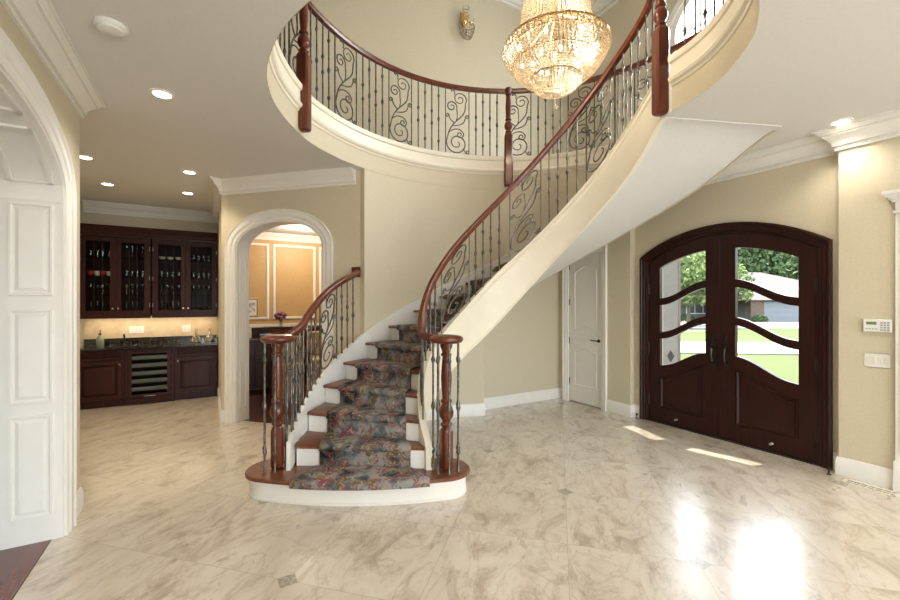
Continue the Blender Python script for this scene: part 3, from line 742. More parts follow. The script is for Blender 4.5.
def scroll_curves():
    # in metres for a panel .33 wide, .95 high
    c = []
    main = spiral((.168, .172), .158, .022, 150, 1.75)[::-1]      # large lower spiral ends on its left side
    stem = [(.045, .25), (.052, .33), (.10, .42), (.17, .50), (.24, .57), (.285, .65), (.298, .73)]
    top = spiral((.212, .81), .100, .016, -35, 1.6)
    c.append(catmull(main+[stem[i] for i in (1, 2, 3, 4, 5)]+top[0:], 2))
    left = [(.16, .49), (.175, .56), (.17, .64)]+spiral((.092, .69), .080, .012, -20, 1.5)
    c.append(catmull(left, 2))
    c.append(catmull([(.14, .455), (.08, .50), (.055, .545)]+spiral((.028, .555), .03, .008, 0, 1.1), 2))
    c.append(catmull([(.10, .415), (.18, .43), (.26, .47), (.292, .54)]+spiral((.322, .56), .03, .008, 180, -1.1), 2))
    c.append(catmull([(.055, .32), (.13, .37), (.22, .37), (.265, .32)]+spiral((.215, .30), .05, .012, 10, -1.2)[0:], 2))
    c.append(catmull([(.27, .09), (.29, .05), (.305, .035)]+spiral((.318, .055), .025, .008, -60, 1.0), 2))
    c.append(catmull([(.13, .86), (.14, .90), (.12, .935)]+spiral((.10, .925), .02, .006, 20, 1.0), 2))
    return c
SCR = scroll_curves()
def panel(parent, path, z0f, z1f, s0, s1):
    """path(s)->(x,y) along arclength-like parameter, z from z0f to z1f"""
    mb = MB(); W0, H0 = .345, .955
    for s in (s0, s1):
        x, y = path(s); a = z0f(s); b = z1f(s)
        mb.tube([(x, y, a), (x, y, b)], .0088, 4)
    for cv in SCR:
        pts = []
        for u, v in cv:
            s = s0+(s1-s0)*(u/W0); x, y = path(s); a = z0f(s); b = z1f(s)
            pts.append((x, y, a+(b-a)*(v+.004)/H0))
        # thin out
        q = [pts[0]]
        for p in pts[1:]:
            if (Vector(p)-Vector(q[-1])).length > .006: q.append(p)
        n = len(q)
        mb.tube(q, [.0088*(.75+.25*math.sin(PI*min(1, i/n*1.2))) for i in range(n)], 5)
    # small leaf
    return part('scroll_panel', mb, M['iron'], parent, ang=60)
NEWT = [(.030, 0), (.042, .01), (.045, .025), (.034, .04), (.030, .05), (.036, .06), (.052, .09), (.055, .125), (.046, .165), (.034, .19), (.030, .20), (.042, .212), (.042, .228), (.030, .238), (.032, .27), (.038, .36), (.040, .42), (.036, .50), (.030, .58), (.028, .60), (.040, .612), (.040, .625), (.030, .635), (.034, .66), (.046, .69), (.046, .705), (.040, .72)]
def newel_turned(mb, x, y, z0, z1, rs=1.):
    H = z1-z0; k = H/.72
    mb.lathe([(r*rs, h*k) for r, h in NEWT], (x, y, z0), 20)
def newel_block(x, y, z0, z1, w, rot, chamfer=.012):
    mb = MB(Matrix.Translation((x, y, 0)) @ Matrix.Rotation(rot, 4, 'Z'))
    h = w/2; c = chamfer
    def ring(q, z): return [(-q+c, -q, z), (q-c, -q, z), (q, -q+c, z), (q, q-c, z), (q-c, q, z), (-q+c, q, z), (-q, q-c, z), (-q, -q+c, z)]
    mb.loft([ring(h-.02, z0), ring(h-.004, z0+.012), ring(h, z0+.03), ring(h, z1-.05), ring(h-.006, z1-.03), ring(h-.025, z1)])
    return mb
# --- right hand (inner) railing
RT = smooth_tab([(190, 1.23), (181, 1.27), (172, 1.36), (164, 1.52), (155, 1.72), (145.9, 1.887), (135.6, 2.084), (115.9, 2.434), (101, 2.704), (87, 2.974), (71.1, 3.29), (52, 3.65), (31.8, 3.98), (9.6, 4.25), (-2, 4.42)], 2)
rr_ = thing('stair_railing', 'long curved wood and wrought iron railing on the inner edge of the stairs', 'railing', (-.03, 3.40, RISE))
pts = [(-.045, 3.385, 1.245), (-.10, 3.41, 1.246), (-.155, 3.46, 1.255)]+[cir(rin(a)+.004, a, interp(RT, a)-.03) for a in astep(179, 1, 3)]
pts = [tuple(p) for p in catmull([Vector(p) for p in pts[:4]], 4)][:-1]+pts[3:]
part('handrail', rail_sweep(pts), M['rail'], rr_, ang=50)
def volute_cap(parent, x, y, z):
    mb = MB(); mb.lathe([(.05, -.030), (.10, -.030), (.125, -.022), (.138, -.005), (.138, .012), (.125, .026), (.09, .034), (.02, .036)], (x, y, z), 28); part('newel_cap', mb, M['rail'], parent)
def base_newel(parent, x, y, zt):
    nb = newel_block(x, y, RISE+.001, RISE+.36, .098, .3, .02); newel_turned(nb, 0, 0, RISE+.352, zt, 1.1)
    p = part('newel_post', nb, M['cherry'], parent)
    # brackets of iron balusters round the newel
    for k in range(7):
        a = 2*PI*k/7+.45; q = (x+.108*math.cos(a), y+.108*math.sin(a))
        part('baluster', baluster(q, RISE, zt+.004, 0), M['iron'], parent, ang=60)
volute_cap(rr_, -.03, 3.385, 1.245); base_newel(rr_, -.03, 3.385, 1.216)
zb = lambda a: interp(TOP, a); zt_ = lambda a: interp(RT, a)-.058
pth = lambda a: cir(rin(a)+.004, a)
panels_in = [(181, 165), (143, 121.5), (95, 76.5), (50, 33)]
bals_in = [160, 154.5, 149, 117, 112, 107, 101.5, 71.5, 66.5, 61, 55.5, 28, 23, 18, 12.5, 7.5]
for a in bals_in: part('baluster', baluster(pth(a), zb(a)-.002, zt_(a)+.006, int(a) % 2), M['iron'], rr_, ang=60)
for a0, a1 in panels_in: panel(rr_, pth, lambda s: zb(s)-.002, lambda s: zt_(s)+.006, a0, a1)
# --- left (outer) railing
RL = smooth_tab([(186, 1.24), (180, 1.27), (173.7, 1.387), (166, 1.56), (158, 1.745), (150, 1.87), (146, 1.91)], 1)
lr = thing('stair_railing', 'short curved railing on the left of the lowest steps ending at the arch wall', 'railing', (-1.437, 3.42, RISE))
lpth = lambda a: cir(rout(a)+.014, a)
pts = [(-1.437, 3.42, 1.245), (-1.40, 3.50, 1.246)]+[(*lpth(a), interp(RL, a)-.03) for a in astep(175, 152, 3)]+[(-1.075, 4.77, 1.885), (-1.093, 4.845, 1.90)]
pts = catmull([Vector(p) for p in pts], 3)
part('handrail', rail_sweep(pts), M['rail'], lr, ang=50)
mb = MB(MA @ Matrix.Translation((1.91, 0, 1.90))); mb.box(-.05, .05, -.028, -.001, -.06, .06); part('wall_rosette', mb, M['cherry'], lr)
volute_cap(lr, -1.418, 3.42, 1.245); base_newel(lr, -1.425, 3.42, 1.216)
ozb = lambda a: max(interp(OTOP, a), .32); ozt = lambda a: interp(RL, a)-.055
for a in (181, 178.5, 176, 173.5, 171, 168.7, 166.4, 154.2, 151.8, 149.4): part('baluster', baluster(lpth(a), ozb(a)-.002, ozt(a)+.004, int(a) % 2), M['iron'], lr, ang=60)
panel(lr, lpth, lambda s: ozb(s)-.002, lambda s: ozt(s)+.004, 164, 156.4)
# --- balcony railing
br = thing('balcony_railing', 'curved upper balcony railing of wood rail, iron balusters and scroll panels', 'railing', (-.6, 5.0, 3.485))
vp = [Vector(p) for p in void_path[:-1]]
off = []
for i, p in enumerate(vp):
    t = (vp[min(i+1, len(vp)-1)]-vp[max(i-1, 0)]).normalized(); off.append(p+Vector((t.y, -t.x))*(-.022))
# outside the void = left of travel for this path
cum = [0.]
for a, b in zip(off, off[1:]): cum.append(cum[-1]+(b-a).length)
def bpath(s):
    s = min(max(s, 0), cum[-1]-1e-6)
    for i in range(len(cum)-1):
        if cum[i] <= s <= cum[i+1]:
            f = (s-cum[i])/(cum[i+1]-cum[i]); q = off[i]+(off[i+1]-off[i])*f; return (q.x, q.y)
def s_at(px, far=True, lo=0):
    """arclength at which the rail line crosses a bearing (x/y) seen from the photo's position"""
    k = (px-450)/414; best = None
    for i in range(len(off)-1):
        a, b = off[i], off[i+1]; fa, fb = a.x-k*a.y, b.x-k*b.y
        if fa*fb <= 0 and fa != fb:
            s = cum[i]+(cum[i+1]-cum[i])*fa/(fa-fb)
            if s >= lo: best = s if (best is None or far) else best
    return best
ZR = 4.49
sN = s_at(303, True); sF = s_at(508, True); sT = .0
full = [(*bpath(s), ZR-.03) for s in [cum[-1]*i/140 for i in range(2, 141)]]
part('handrail', rail_sweep(full), M['rail'], br, ang=50)
mod0 = s_at(445.5)
PW, PG = .335, .0985
MOD = PW+5*PG
starts = [mod0+MOD*k for k in range(-12, 8)]
zb_ = lambda s: 3.537; zr_ = lambda s: ZR-.057
newels = []
nF = sF; nL = s_at(298)
for st in starts:
    # beyond the far newel the rhythm restarts
    s0 = st
    if st > mod0: s0 = st+ .03
    if s0 < 1.08 or s0+PW > cum[-1]-.05: continue
    panel(br, bpath, zb_, zr_, s0, s0+PW)
    for k in range(1, 5):
        s = s0+PW+PG*k
        if s > cum[-1]-.05: continue
        if min(abs(s-nF), abs(s-nL)) < .055: s += .04 if s > (nF if abs(s-nF) < .06 else nL) else -.04
        part('baluster', baluster(bpath(s), 3.537, ZR-.05, k % 2), M['iron'], br, ang=60)
for k in range(6): part('baluster', baluster(bpath(.10+PG*k), 3.537, ZR-.05, k % 2), M['iron'], br, ang=60)
panel(br, bpath, zb_, zr_, .69, .69+PW)
def hang_newel(parent, x, y, rot, ztop=ZR-.02, zbot=3.13, w=.112):
    nb = newel_block(x, y, zbot, 3.86, w, rot, .016)
    newel_turned(nb, 0, 0, 3.85, ztop, 1.02)
    return part('newel_post', nb, M['cherry'], parent)
for s in (nL, nF):
    x, y = bpath(s); x2, y2 = bpath(s+.02); t = Vector((x2-x, y2-y)).normalized(); nrm = Vector((t.y, -t.x))
    q = Vector((x, y))+nrm*.055
    hang_newel(br, q.x, q.y, math.atan2(t.y, t.x))
x, y = 1.765, 3.47
hang_newel(rr_, x, y, 0, 4.44, 3.12)

# ------------------------------------------------------------------ front doors
FD = thing('front_double_door', 'dark wood arched double front door with wavy glass panes', 'door', tuple(W(CD, 0)), AZD)
def arch_band(x0, x1, zs, rise, w, n=24): return [(x0, 0)]+seg_arch(x0, x1, zs, rise, n)+[(x1, 0)]
XD = MD @ Matrix(((1, 0, 0, 0), (0, 0, -1, 0), (0, 1, 0, 0), (0, 0, 0, 1)))
outp = [(D0, 0.0)]+seg_arch(D0, D1, 2.13, .30, 26)+[(D1, 0.0)]
mb = MB(XD)
FPf = [(0, -.10), (0, .045), (-.012, .052), (-.028, .052), (-.036, .040), (-.060, .040), (-.066, .028), (-.088, .028), (-.094, .012), (-.112, .012), (-.112, -.054), (-.135, -.054), (-.135, -.10)]
mb.sweep(outp, [(o, h) for o, h in FPf]); part('door_frame', mb, M['doorw'], FD, ang=30)
iw = .114
ia0, ia1 = D0+iw, D1-iw
hR = (HD**2+.30**2)/(.60); 
def arcz(s, inset=0.):      # leaf top height
    return 2.13+.30-hR+math.sqrt(max((hR-inset)**2-(s-CD)**2, 0))
def wave(u, z0, z1):        # u: 0 at meeting stile .. 1 at hinge side
    return z0+(z1-z0)*(u*.35+.65*(.5-.5*math.cos(PI*min(max((u-.02)/.9, 0), 1))))
gl0, gl1 = .158, .722
def leaf(sgn):
    X = MD
    def S(u): return CD+sgn*u
    def glass_u(u): return (u-gl0)/(gl1-gl0)
    mb = MB(X); T0, T1 = .0, .05
    e0, e1 = .003, HD-iw-.003
    K = 14
    def strip(mb, u0, u1, top, bot, y0=T0, y1=T1, K=14):
        us = [u0+(u1-u0)*i/K for i in range(K+1)]
        poly = [(S(u), bot(u)) for u in us]+[(S(u), top(u)) for u in us[::-1]]
        mb.prism(poly, y0, y1, 'y')
    topf = lambda u: arcz(S(u), iw+.003)
    gtop = lambda u: arcz(S(u), iw+.003)-.155
    strip(mb, e0, gl0, topf, lambda u: .012); strip(mb, gl1, e1, topf, lambda u: .012)
    strip(mb, gl0, gl1, topf, gtop)
    strip(mb, gl0, gl1, lambda u: wave(glass_u(u), .955, .74), lambda u: .012, .014, .036)
    strip(mb, gl0, gl1, lambda u: wave(glass_u(u), .955, .74), lambda u: wave(glass_u(u), .955, .74)-.15)
    strip(mb, gl0, gl1, lambda u: .20, lambda u: .012, K=2)
    lf = part('door_leaf', mb, M['doorw'], FD, smooth=False)
    # bottom raised panel
    pm = MB(X)
    def ring(o, y):
        us = [gl0+.02+o+(gl1-gl0-.04-2*o)*i/10 for i in range(11)]
        return [(S(u), y, .22+o) for u in us]+[(S(u), y, wave(glass_u(u), .955, .74)-.17-o) for u in us[::-1]]
    pm.loft([ring(-.02, .014), ring(-.012, -.004), ring(.0, -.006), ring(.012, .008), ring(.03, .010), ring(.06, .001), ring(.08, .001)])
    part('raised_panel', pm, M['doorw'], FD, ang=25)
    for z0, z1, t in ((1.80, 1.595, .085), (1.38, 1.165, .085)):
        wm_ = MB(X)
        for y0, y1, d in ((.0, .05, 0), (-.008, .0, .018)):
            us = [gl0+(gl1-gl0)*i/16 for i in range(17)]
            poly = [(S(u), wave(glass_u(u), z0, z1)-t+d) for u in us]+[(S(u), wave(glass_u(u), z0, z1)-d) for u in us[::-1]]
            wm_.prism(poly, y0, y1, 'y')
        part('wavy_muntin', wm_, M['doorw'], FD, smooth=False)
    # glass: three panes
    bands = [(gtop, lambda u: wave(glass_u(u), 1.80, 1.595)), (lambda u: wave(glass_u(u), 1.80, 1.595)-.085, lambda u: wave(glass_u(u), 1.38, 1.165)), (lambda u: wave(glass_u(u), 1.38, 1.165)-.085, lambda u: wave(glass_u(u), .955, .74))]
    for tf, bf in bands:
        gm = MB(X); us = [gl0+(gl1-gl0)*i/12 for i in range(13)]
        gm.prism([(S(u), bf(u)) for u in us]+[(S(u), tf(u)) for u in us[::-1]], .024, .026, 'y')
        part('glass_pane', gm, M['pane'], FD, smooth=False)
    # handle set
    hm = MB(X); u = .068
    pl = [(S(u)-.02, .80), (S(u)+.02, .80), (S(u)+.024, .86), (S(u)+.02, .98), (S(u)+.024, 1.10), (S(u)+.012, 1.17), (S(u)-.012, 1.17), (S(u)-.024, 1.10), (S(u)-.02, .98), (S(u)-.024, .86)]
    hm.prism(pl, -.008, 0, 'y')
    hm.tube([(S(u), -.004, .86), (S(u), -.045, .88), (S(u), -.055, .95), (S(u), -.045, 1.02), (S(u), -.004, 1.04)], .010, 8)
    hm.tube([(S(u), -.004, 1.11), (S(u), -.03, 1.11)], .016, 10)
    lab(part('door_handle', hm, M['bronze'], FD), 'dark bronze pull handle on a long plate')
    bm_ = MB(X); bm_.lathe([(.008, 0), (.016, .004), (.016, .012), (.009, .016)], (0, 0, 0), 12)
    bm_ = MB(X @ Matrix.Translation((S(.50), 0, .095)) @ Matrix.Rotation(PI/2, 4, 'X')); bm_.lathe([(.014, 0), (.014, .006), (.008, .010), (.008, .03), (.012, .034), (.012, .04)], (0, 0, 0), 12)
    lab(part('door_bumper', bm_, M['chrome'], FD), 'small silver bumper knob')
    for z in (.28, .95, 1.72):
        hg = MB(X); hg.tube([(S(e1+.006), -.008, z-.07), (S(e1+.006), -.008, z+.07)], .009, 8); hg.box(*sorted((S(e1-.02), S(e1+.03))), -.002, .0, z-.055, z+.055)
        part('hinge', hg, M['bronze'], FD)
leaf(-1); leaf(1)
mb = MB(MD); mb.box(D0+.1, D1-.1, -.02, .10, 0, .010); part('threshold', mb, M['bronze'], FD, smooth=False)
# floor door stops
for s, t in ((.02, 'small dark floor door stop at the left foot of the front door'), (2.03, 'small dark floor door stop at the right foot of the front door')):
    mb = MB(); p = W(s, -.075 if s < 1 else -.19); mb.lathe([(.018, 0), (.018, .006), (.007, .012), (.007, .045), (.015, .05), (.016, .065), (.008, .07)], (p.x, p.y, 0), 12)
    solo('door_stop', mb, M['bronze'], t, 'door stop')

# ------------------------------------------------------------------ closet door (white)
CS0, CS1 = -1.155, -.53
cdm = MB(MD); cdm.box(CS0+.004, CS1-.004, -.085, -.05, .012, 2.262)
cd = struct('door_1', cdm, M['trim'], smooth=False); MATS[cd.name] = Matrix.Identity(4)
def loop_mould(X, ring_f, name, parent, mt):
    m_ = MB(X); m_.loft([ring_f(0, 0), ring_f(.006, .010), ring_f(.016, .010), ring_f(.024, .001)], cap=False); return part(name, m_, M[mt], parent, ang=25)
cm = (CS0+CS1)/2; cw = .215
def arch_ring(zb, zt, ab, at):
    def f(o, h):
        us = [-(cw-o)+2*(cw-o)*i/12 for i in range(13)]
        sh = lambda u: (math.cos(PI*u/cw)*.5+.5)
        return [(cm+u, -.085-h, zb+ab*sh(u)+o) for u in us]+[(cm+u, -.085-h, zt+at*sh(u)-o) for u in us[::-1]]
    return f
loop_mould(MD, arch_ring(1.12, 2.02, .07, .09), 'panel_moulding', cd, 'trim')
loop_mould(MD, arch_ring(.88, 1.04, .07, .07), 'panel_moulding', cd, 'trim')
loop_mould(MD, arch_ring(.26, .80, 0., .07), 'panel_moulding', cd, 'trim')
hm = MB(MD @ Matrix.Translation((CS1-.06, -.085, .98)) @ Matrix.Rotation(PI/2, 4, 'X')); hm.lathe([(.024, 0), (.024, .006), (.012, .012), (.010, .045)], (0, 0, 0), 16); hm.tube([(0, 0, .045), (-.03, .006, .047), (-.07, .0, .046), (-.11, .008, .044)], .009, 8)
lab(part('lever_handle', hm, M['bronze'], cd), 'dark bronze curved lever handle')
for z in (.32, .95, 1.55, 2.10):
    hg = MB(MD); hg.tube([(CS0+.002, -.092, z-.05), (CS0+.002, -.092, z+.05)], .008, 8); lab(part('hinge', hg, M['bronze'], cd), 'dark hinge')
XC = MD @ Matrix(((1, 0, 0, 0), (0, 0, -1, -.1), (0, 1, 0, 0), (0, 0, 0, 1)))
casing('trim_11', XC, [(CS0, 0), (CS0, 2.27), (CS1, 2.27), (CS1, 0)], .10)

# ------------------------------------------------------------------ wall devices, vent
kp = thing('alarm_keypad', 'white alarm keypad mounted above the light switch right of the front door', 'keypad', tuple(W(2.325, -.1, 1.35)), AZD)
mb = MB(MD); mb.bevbox(2.238, 2.412, -.128, -.1, 1.297, 1.405, .004); part('case', mb, M['plastic'], kp)
mb = MB(MD); mb.box(2.258, 2.322, -.1295, -.127, 1.358, 1.382); part('display', mb, M['lcd'], kp, smooth=False)
for r_ in range(4):
    for c_ in range(3):
        mb = MB(MD); x = 2.345+.020*c_; z = 1.375-.02*r_; mb.box(x, x+.014, -.1305, -.127, z-.006, z+.007); part('key', mb, M['pgrey'], kp, smooth=False)
for c_ in range(4): mb = MB(MD); x = 2.255+.019*c_; mb.box(x, x+.013, -.1295, -.127, 1.318, 1.326); part('key', mb, M['pgrey'], kp, smooth=False)
sw = thing('light_switch', 'white four gang light switch plate below the alarm keypad', 'light switch', tuple(W(2.32, -.1, 1.06)), AZD)
mb = MB(MD); mb.bevbox(2.238, 2.398, -.107, -.1, .995, 1.112, .003); part('plate', mb, M['plastic'], sw)
for k in range(4): mb = MB(MD); x = 2.25+.037*k; mb.box(x, x+.026, -.111, -.106, 1.025, 1.083); part('rocker', mb, M['whitecup'], sw, smooth=False)
vt = thing('floor_vent', 'cream slotted floor vent along the wall right of the front door', 'floor vent', tuple(W(2.26, -.24, 0)), AZD)
mb = MB(MD)
for a in (2.14, 2.45): mb.box(a, a+.02, -.29, -.175, .0005, .006)
for b in (-.29, -.195): mb.box(2.14, 2.47, b, b+.02, .0005, .006)
part('frame', mb, M['cream'], vt, smooth=False)
mb = MB(MD)
for k in range(6): mb.box(2.20+.045*k, 2.206+.045*k, -.272, -.193, .001, .003)
mb.box(2.155, 2.455, -.243, -.222, .001, .005)
part('grille', mb, M['cream'], vt, smooth=False)
mb = MB(MD); mb.box(2.155, 2.455, -.275, -.19, .0003, .0012); part('duct_opening', mb, M['black'], vt, smooth=False)  # flat black sheet, the shade inside the duct put in as colour

# ------------------------------------------------------------------ ceiling fittings
CL = [(-2.146, 3.085, 'large recessed ceiling light nearest the smoke detector'), (-3.91, 4.43, 'recessed ceiling light right beside the edge of the left wall'), (-4.50, 5.44, 'recessed ceiling light over the left half of the bar'), (-3.11, 4.94, 'nearer recessed ceiling light before the right bar cabinet'), (-3.73, 5.89, 'farther recessed ceiling light before the right bar cabinet'), (3.36, 3.56, 'recessed ceiling light above the right wall crown')]
SPOT = []
LS = .82
proto = None
for x, y, t in CL:
    if proto is None:
        e = thing('recessed_light', t, 'ceiling light', (x, y, ZC), 0, 'recessed ceiling lights')
        mb = MB(Matrix.Translation((x, y, ZC))); mb.loft([[(r*math.cos(2*PI*k/28), r*math.sin(2*PI*k/28), z) for k in range(28)] for r, z in ((.080, -.0005), (.080, -.005), (.062, -.008), (.058, -.004))], cap=False); ring_ = part('trim_ring', mb, M['trim'], e)
        mb = MB(Matrix.Translation((x, y, ZC))); mb.lathe([(.060, -.0045), (.04, -.0042), (.0, -.0040)], (0, 0, 0), 28, cap=False); ln = part('lens', mb, M['lamp'], e); proto = (e, ring_, ln)
    else:
        e = proto[0].copy(); COL.objects.link(e); e.location = (x, y, ZC); e['label'] = t
        for c_ in proto[1:]:
            d = c_.copy(); COL.objects.link(d); d.parent = e
    SPOT.append((x, y))
sd = thing('smoke_detector', 'round white smoke detector on the ceiling at upper left', 'smoke detector', (-1.90, 2.32, ZC))
mb = MB(Matrix.Translation((-1.90, 2.32, ZC))); mb.lathe([(.078, 0), (.078, -.012), (.070, -.022), (.068, -.022)], (0, 0, 0), 32); part('housing', mb, M['plastic'], sd)
mb = MB(Matrix.Translation((-1.90, 2.32, ZC))); mb.lathe([(.064, -.020), (.060, -.034), (.045, -.040), (.0, -.041)], (0, 0, 0), 32); part('sensor_cover', mb, M['plastic'], sd)

# ------------------------------------------------------------------ chandelier
HX, HY = .865, 3.40
ch = thing('chandelier', 'large crystal basket chandelier hanging in the open stairwell', 'chandelier', (HX, HY, 3.2))
def ring_mb(r, z, t, mb=None, n=48):
    mb = mb or MB(); mb.tube([(HX+r*math.cos(2*PI*k/n), HY+r*math.sin(2*PI*k/n), z) for k in range(n)], t, 6, closed=True); return mb
mb = MB()
for r, z, t in ((.415, 3.645, .009), (.30, 3.715, .009), (.20, 3.38, .006), (.235, 4.45, .010), (.10, 4.85, .01), (.41, 3.59, .004), (.35, 3.485, .004)): ring_mb(r, z, t, mb)
for k in range(8):
    a = 2*PI*k/8; c_, s_ = math.cos(a), math.sin(a)
    mb.tube([(HX+.02*c_, HY+.02*s_, 3.90), (HX+.30*c_, HY+.30*s_, 3.715), (HX+.415*c_, HY+.415*s_, 3.645)], .0035, 5)
mb.tube([(HX, HY, 3.45), (HX, HY, ZU-.04)], .010, 8); mb.lathe([(.0, 0), (.07, .01), (.075, .03), (.02, .05)], (HX, HY, ZU-.05), 20)
part('brass_frame', mb, M['brass'], ch)
def strand(mb, prof, n, ph=0, bead=.0085, step=.020, el=1.15):
    # prof: list (r, z) polyline; beads spaced evenly
    P = [Vector((r, z)) for r, z in prof]
    L = [0]
    for a, b in zip(P, P[1:]): L.append(L[-1]+(b-a).length)
    m = int(L[-1]/step)
    samp = []
    for i in range(m+1):
        s = L[-1]*i/m
        for j in range(len(L)-1):
            if s <= L[j+1]+1e-9: break
        f = (s-L[j])/(L[j+1]-L[j]); samp.append(P[j]+(P[j+1]-P[j])*f)
    for k in range(n):
        a = 2*PI*(k+ph)/n; c_, s_ = math.cos(a), math.sin(a)
        for i, q in enumerate(samp):
            b = bead*min(1., .45+q.x/.35)
            mb.octa((HX+q.x*c_, HY+q.x*s_, q.y), b, b*el)
mb = MB(); strand(mb, [(.415, 3.640), (.416, 3.60), (.396, 3.545), (.35, 3.475), (.29, 3.42), (.20, 3.38)], 74, 0, .0100, .021); strand(mb, [(.38, 3.640), (.375, 3.59), (.345, 3.53), (.29, 3.46), (.22, 3.42)], 50, .5, .0100, .024)
part('crystal_basket', mb, M['crystal'], ch, smooth=False)['kind'] = 'stuff'
mb = MB(); strand(mb, [(.20, 3.378), (.195, 3.35), (.165, 3.31), (.12, 3.277), (.07, 3.255), (.02, 3.247)], 44, .5, .0092, .018)
mb.sphere((HX, HY, 3.25), .03, 12, 8); part('lower_basket', mb, M['crystal'], ch, smooth=False)['kind'] = 'stuff'
mb = MB(); strand(mb, [(.415, 3.652), (.37, 3.685), (.30, 3.715)], 60, 0, .010, .022); strand(mb, [(.30, 3.72), (.285, 3.83), (.262, 3.98), (.235, 4.12), (.23, 4.25), (.235, 4.44)], 50, 0, .0102, .022); strand(mb, [(.22, 3.74), (.19, 3.98), (.17, 4.40)], 34, 0, .0102, .024); strand(mb, [(.235, 4.46), (.18, 4.62), (.10, 4.84)], 30, 0, .009, .024)
part('crystal_crown', mb, M['crystal'], ch, smooth=False)['kind'] = 'stuff'
pd0 = None
for cnt, r, z, w, h in ((52, .426, 3.61, .010, .034), (30, .208, 3.35, .008, .026)):
    for k in range(cnt):
        a = 2*PI*k/cnt
        if k == 0: mb = MB(Matrix.Translation((HX, HY, 3.2))); mb.octa((0, 0, 0), w, h); pd0 = part('pendant_drop', mb, M['crystal'], ch, smooth=False); q = pd0
        else: q = pd0.copy(); COL.objects.link(q)
        q.location = (r*math.cos(a), r*math.sin(a), z-3.2)
mb = MB(); mb.tube([(HX, HY, 3.16), (HX, HY, 3.21)], .003, 6); mb.sphere((HX, HY, 3.142), .023, 14, 10); part('crystal_ball', mb, M['crystal'], ch)
for k in range(14):
    a = 2*PI*k/14+.2; r = .31 if k % 2 else .18; z = 3.60 if k % 2 else 3.53
    mb = MB(); mb.sphere((HX+r*math.cos(a), HY+r*math.sin(a), z), .013, 8, 6, 1.7); part('bulb', mb, M['bulb'], ch)

# sconce
SX = W(-1.9+.0, -2.3); k_ = (463-450)/414
ns = -8.
for i in range(2000):
    n_ = -8+.004*i; p = W(-1.9, n_)
    if p.x/p.y > k_: break
SCP = p
sc_ = thing('wall_sconce', 'small brass and crystal sconce high on the upper wall', 'wall sconce', (p.x, p.y, 5.9), AZD-PI/2)
zc = 1.55+275*p.y/414
XS = Matrix.Translation((p.x, p.y, zc)) @ Matrix.Rotation(AZD, 4, 'Z')       # local x = +s (into the void)
mb = MB(XS); mb.sphere((.03, 0, .10), .05, 12, 8, 2.); mb.tube([(.03, 0, .1), (.12, 0, .02), (.16, 0, .10)], .008, 6); mb.tube([(.03, -.02, .1), (.10, -.10, .0), (.12, -.12, .10)], .008, 6); mb.tube([(.03, .02, .1), (.10, .10, .0), (.12, .12, .10)], .008, 6)
mb.tube([(.10+.09*math.cos(t), .13*math.sin(t), -.03) for t in [2*PI*i/20 for i in range(20)]], .006, 5, closed=True)
part('brass_arm', mb, M['brass'], sc_)
mb = MB(XS)
for i in range(18):
    for j in range(6):
        t = 2*PI*i/18; f = 1-(j/6)**2*.7; mb.octa((.10+.09*f*math.cos(t), .13*f*math.sin(t), -.04-.035*j), .012, .016)
for i in range(10):
    t = 2*PI*i/10
    for j in range(4): mb.octa((.08+.04*math.cos(t), .05*math.sin(t), .10+.05*j), .009, .016)
part('crystal_drops', mb, M['crystal'], sc_, smooth=False)['kind'] = 'stuff'
for yv in (-.12, 0, .12): mb = MB(XS); mb.sphere((.16 if yv == 0 else .12, yv, .13), .013, 8, 6, 1.8); part('bulb', mb, M['whitecup'], sc_)

# ------------------------------------------------------------------ bar
def cab_panel(mb, n0, n1, z0, z1, s, fr=.055):
    # framed raised panel door on plane s facing +s
    mb.box(s, s+.018, n0, n1, z0, z1)
    def ring(o, h): return [(s+.018+h, n0+o, z0+o), (s+.018+h, n1-o, z0+o), (s+.018+h, n1-o, z1-o), (s+.018+h, n0+o, z1-o)]
    mb.loft([ring(.002, 0), ring(.006, .006), ring(fr, .006), ring(fr+.008, -.004), ring(fr+.02, -.004), ring(fr+.045, .004), ring(fr+.05, .004)])
def knob(parent, n, z, s):
    mb = MB(MD @ Matrix.Translation((s, n, z)) @ Matrix.Rotation(PI/2, 4, 'Y')); mb.lathe([(.005, 0), (.005, .012), (.012, .016), (.013, .022), (.006, .027)], (0, 0, 0), 12)
    lab(part('knob', mb, M['chrome'], parent), 'small silver knob')
SB = -4.24
def base_cab(n0, n1, label, knobside):
    c = thing('base_cabinet', label, 'cabinet', tuple(W(SB-.28, (n0+n1)/2)), AZD)
    mb = MB(MD); mb.box(-4.825, SB, n0, n1, .09, .845); mb.box(-4.825, SB-.06, n0, n1, 0, .09); part('body', mb, M['barw'], c, smooth=False)
    mb = MB(MD); cab_panel(mb, n0+.02, n1-.02, .70, .835, SB, .025); dr = part('drawer', mb, M['barw'], c, ang=20)
    mb = MB(MD); cab_panel(mb, n0+.02, n1-.02, .12, .685, SB); d = part('door', mb, M['barw'], c, ang=20)
    knob(d, n1-.05 if knobside > 0 else n0+.05, .63, SB+.022)
base_cab(-6.64, -6.075, 'dark wood base cabinet under the sink at the left of the bar', 1)
base_cab(-5.455, -4.86, 'dark wood base cabinet at the right end of the bar', -1)
wf_ = thing('wine_fridge', 'built in wine fridge with glass door between the base cabinets', 'wine fridge', tuple(W(SB-.28, -5.765)), AZD)
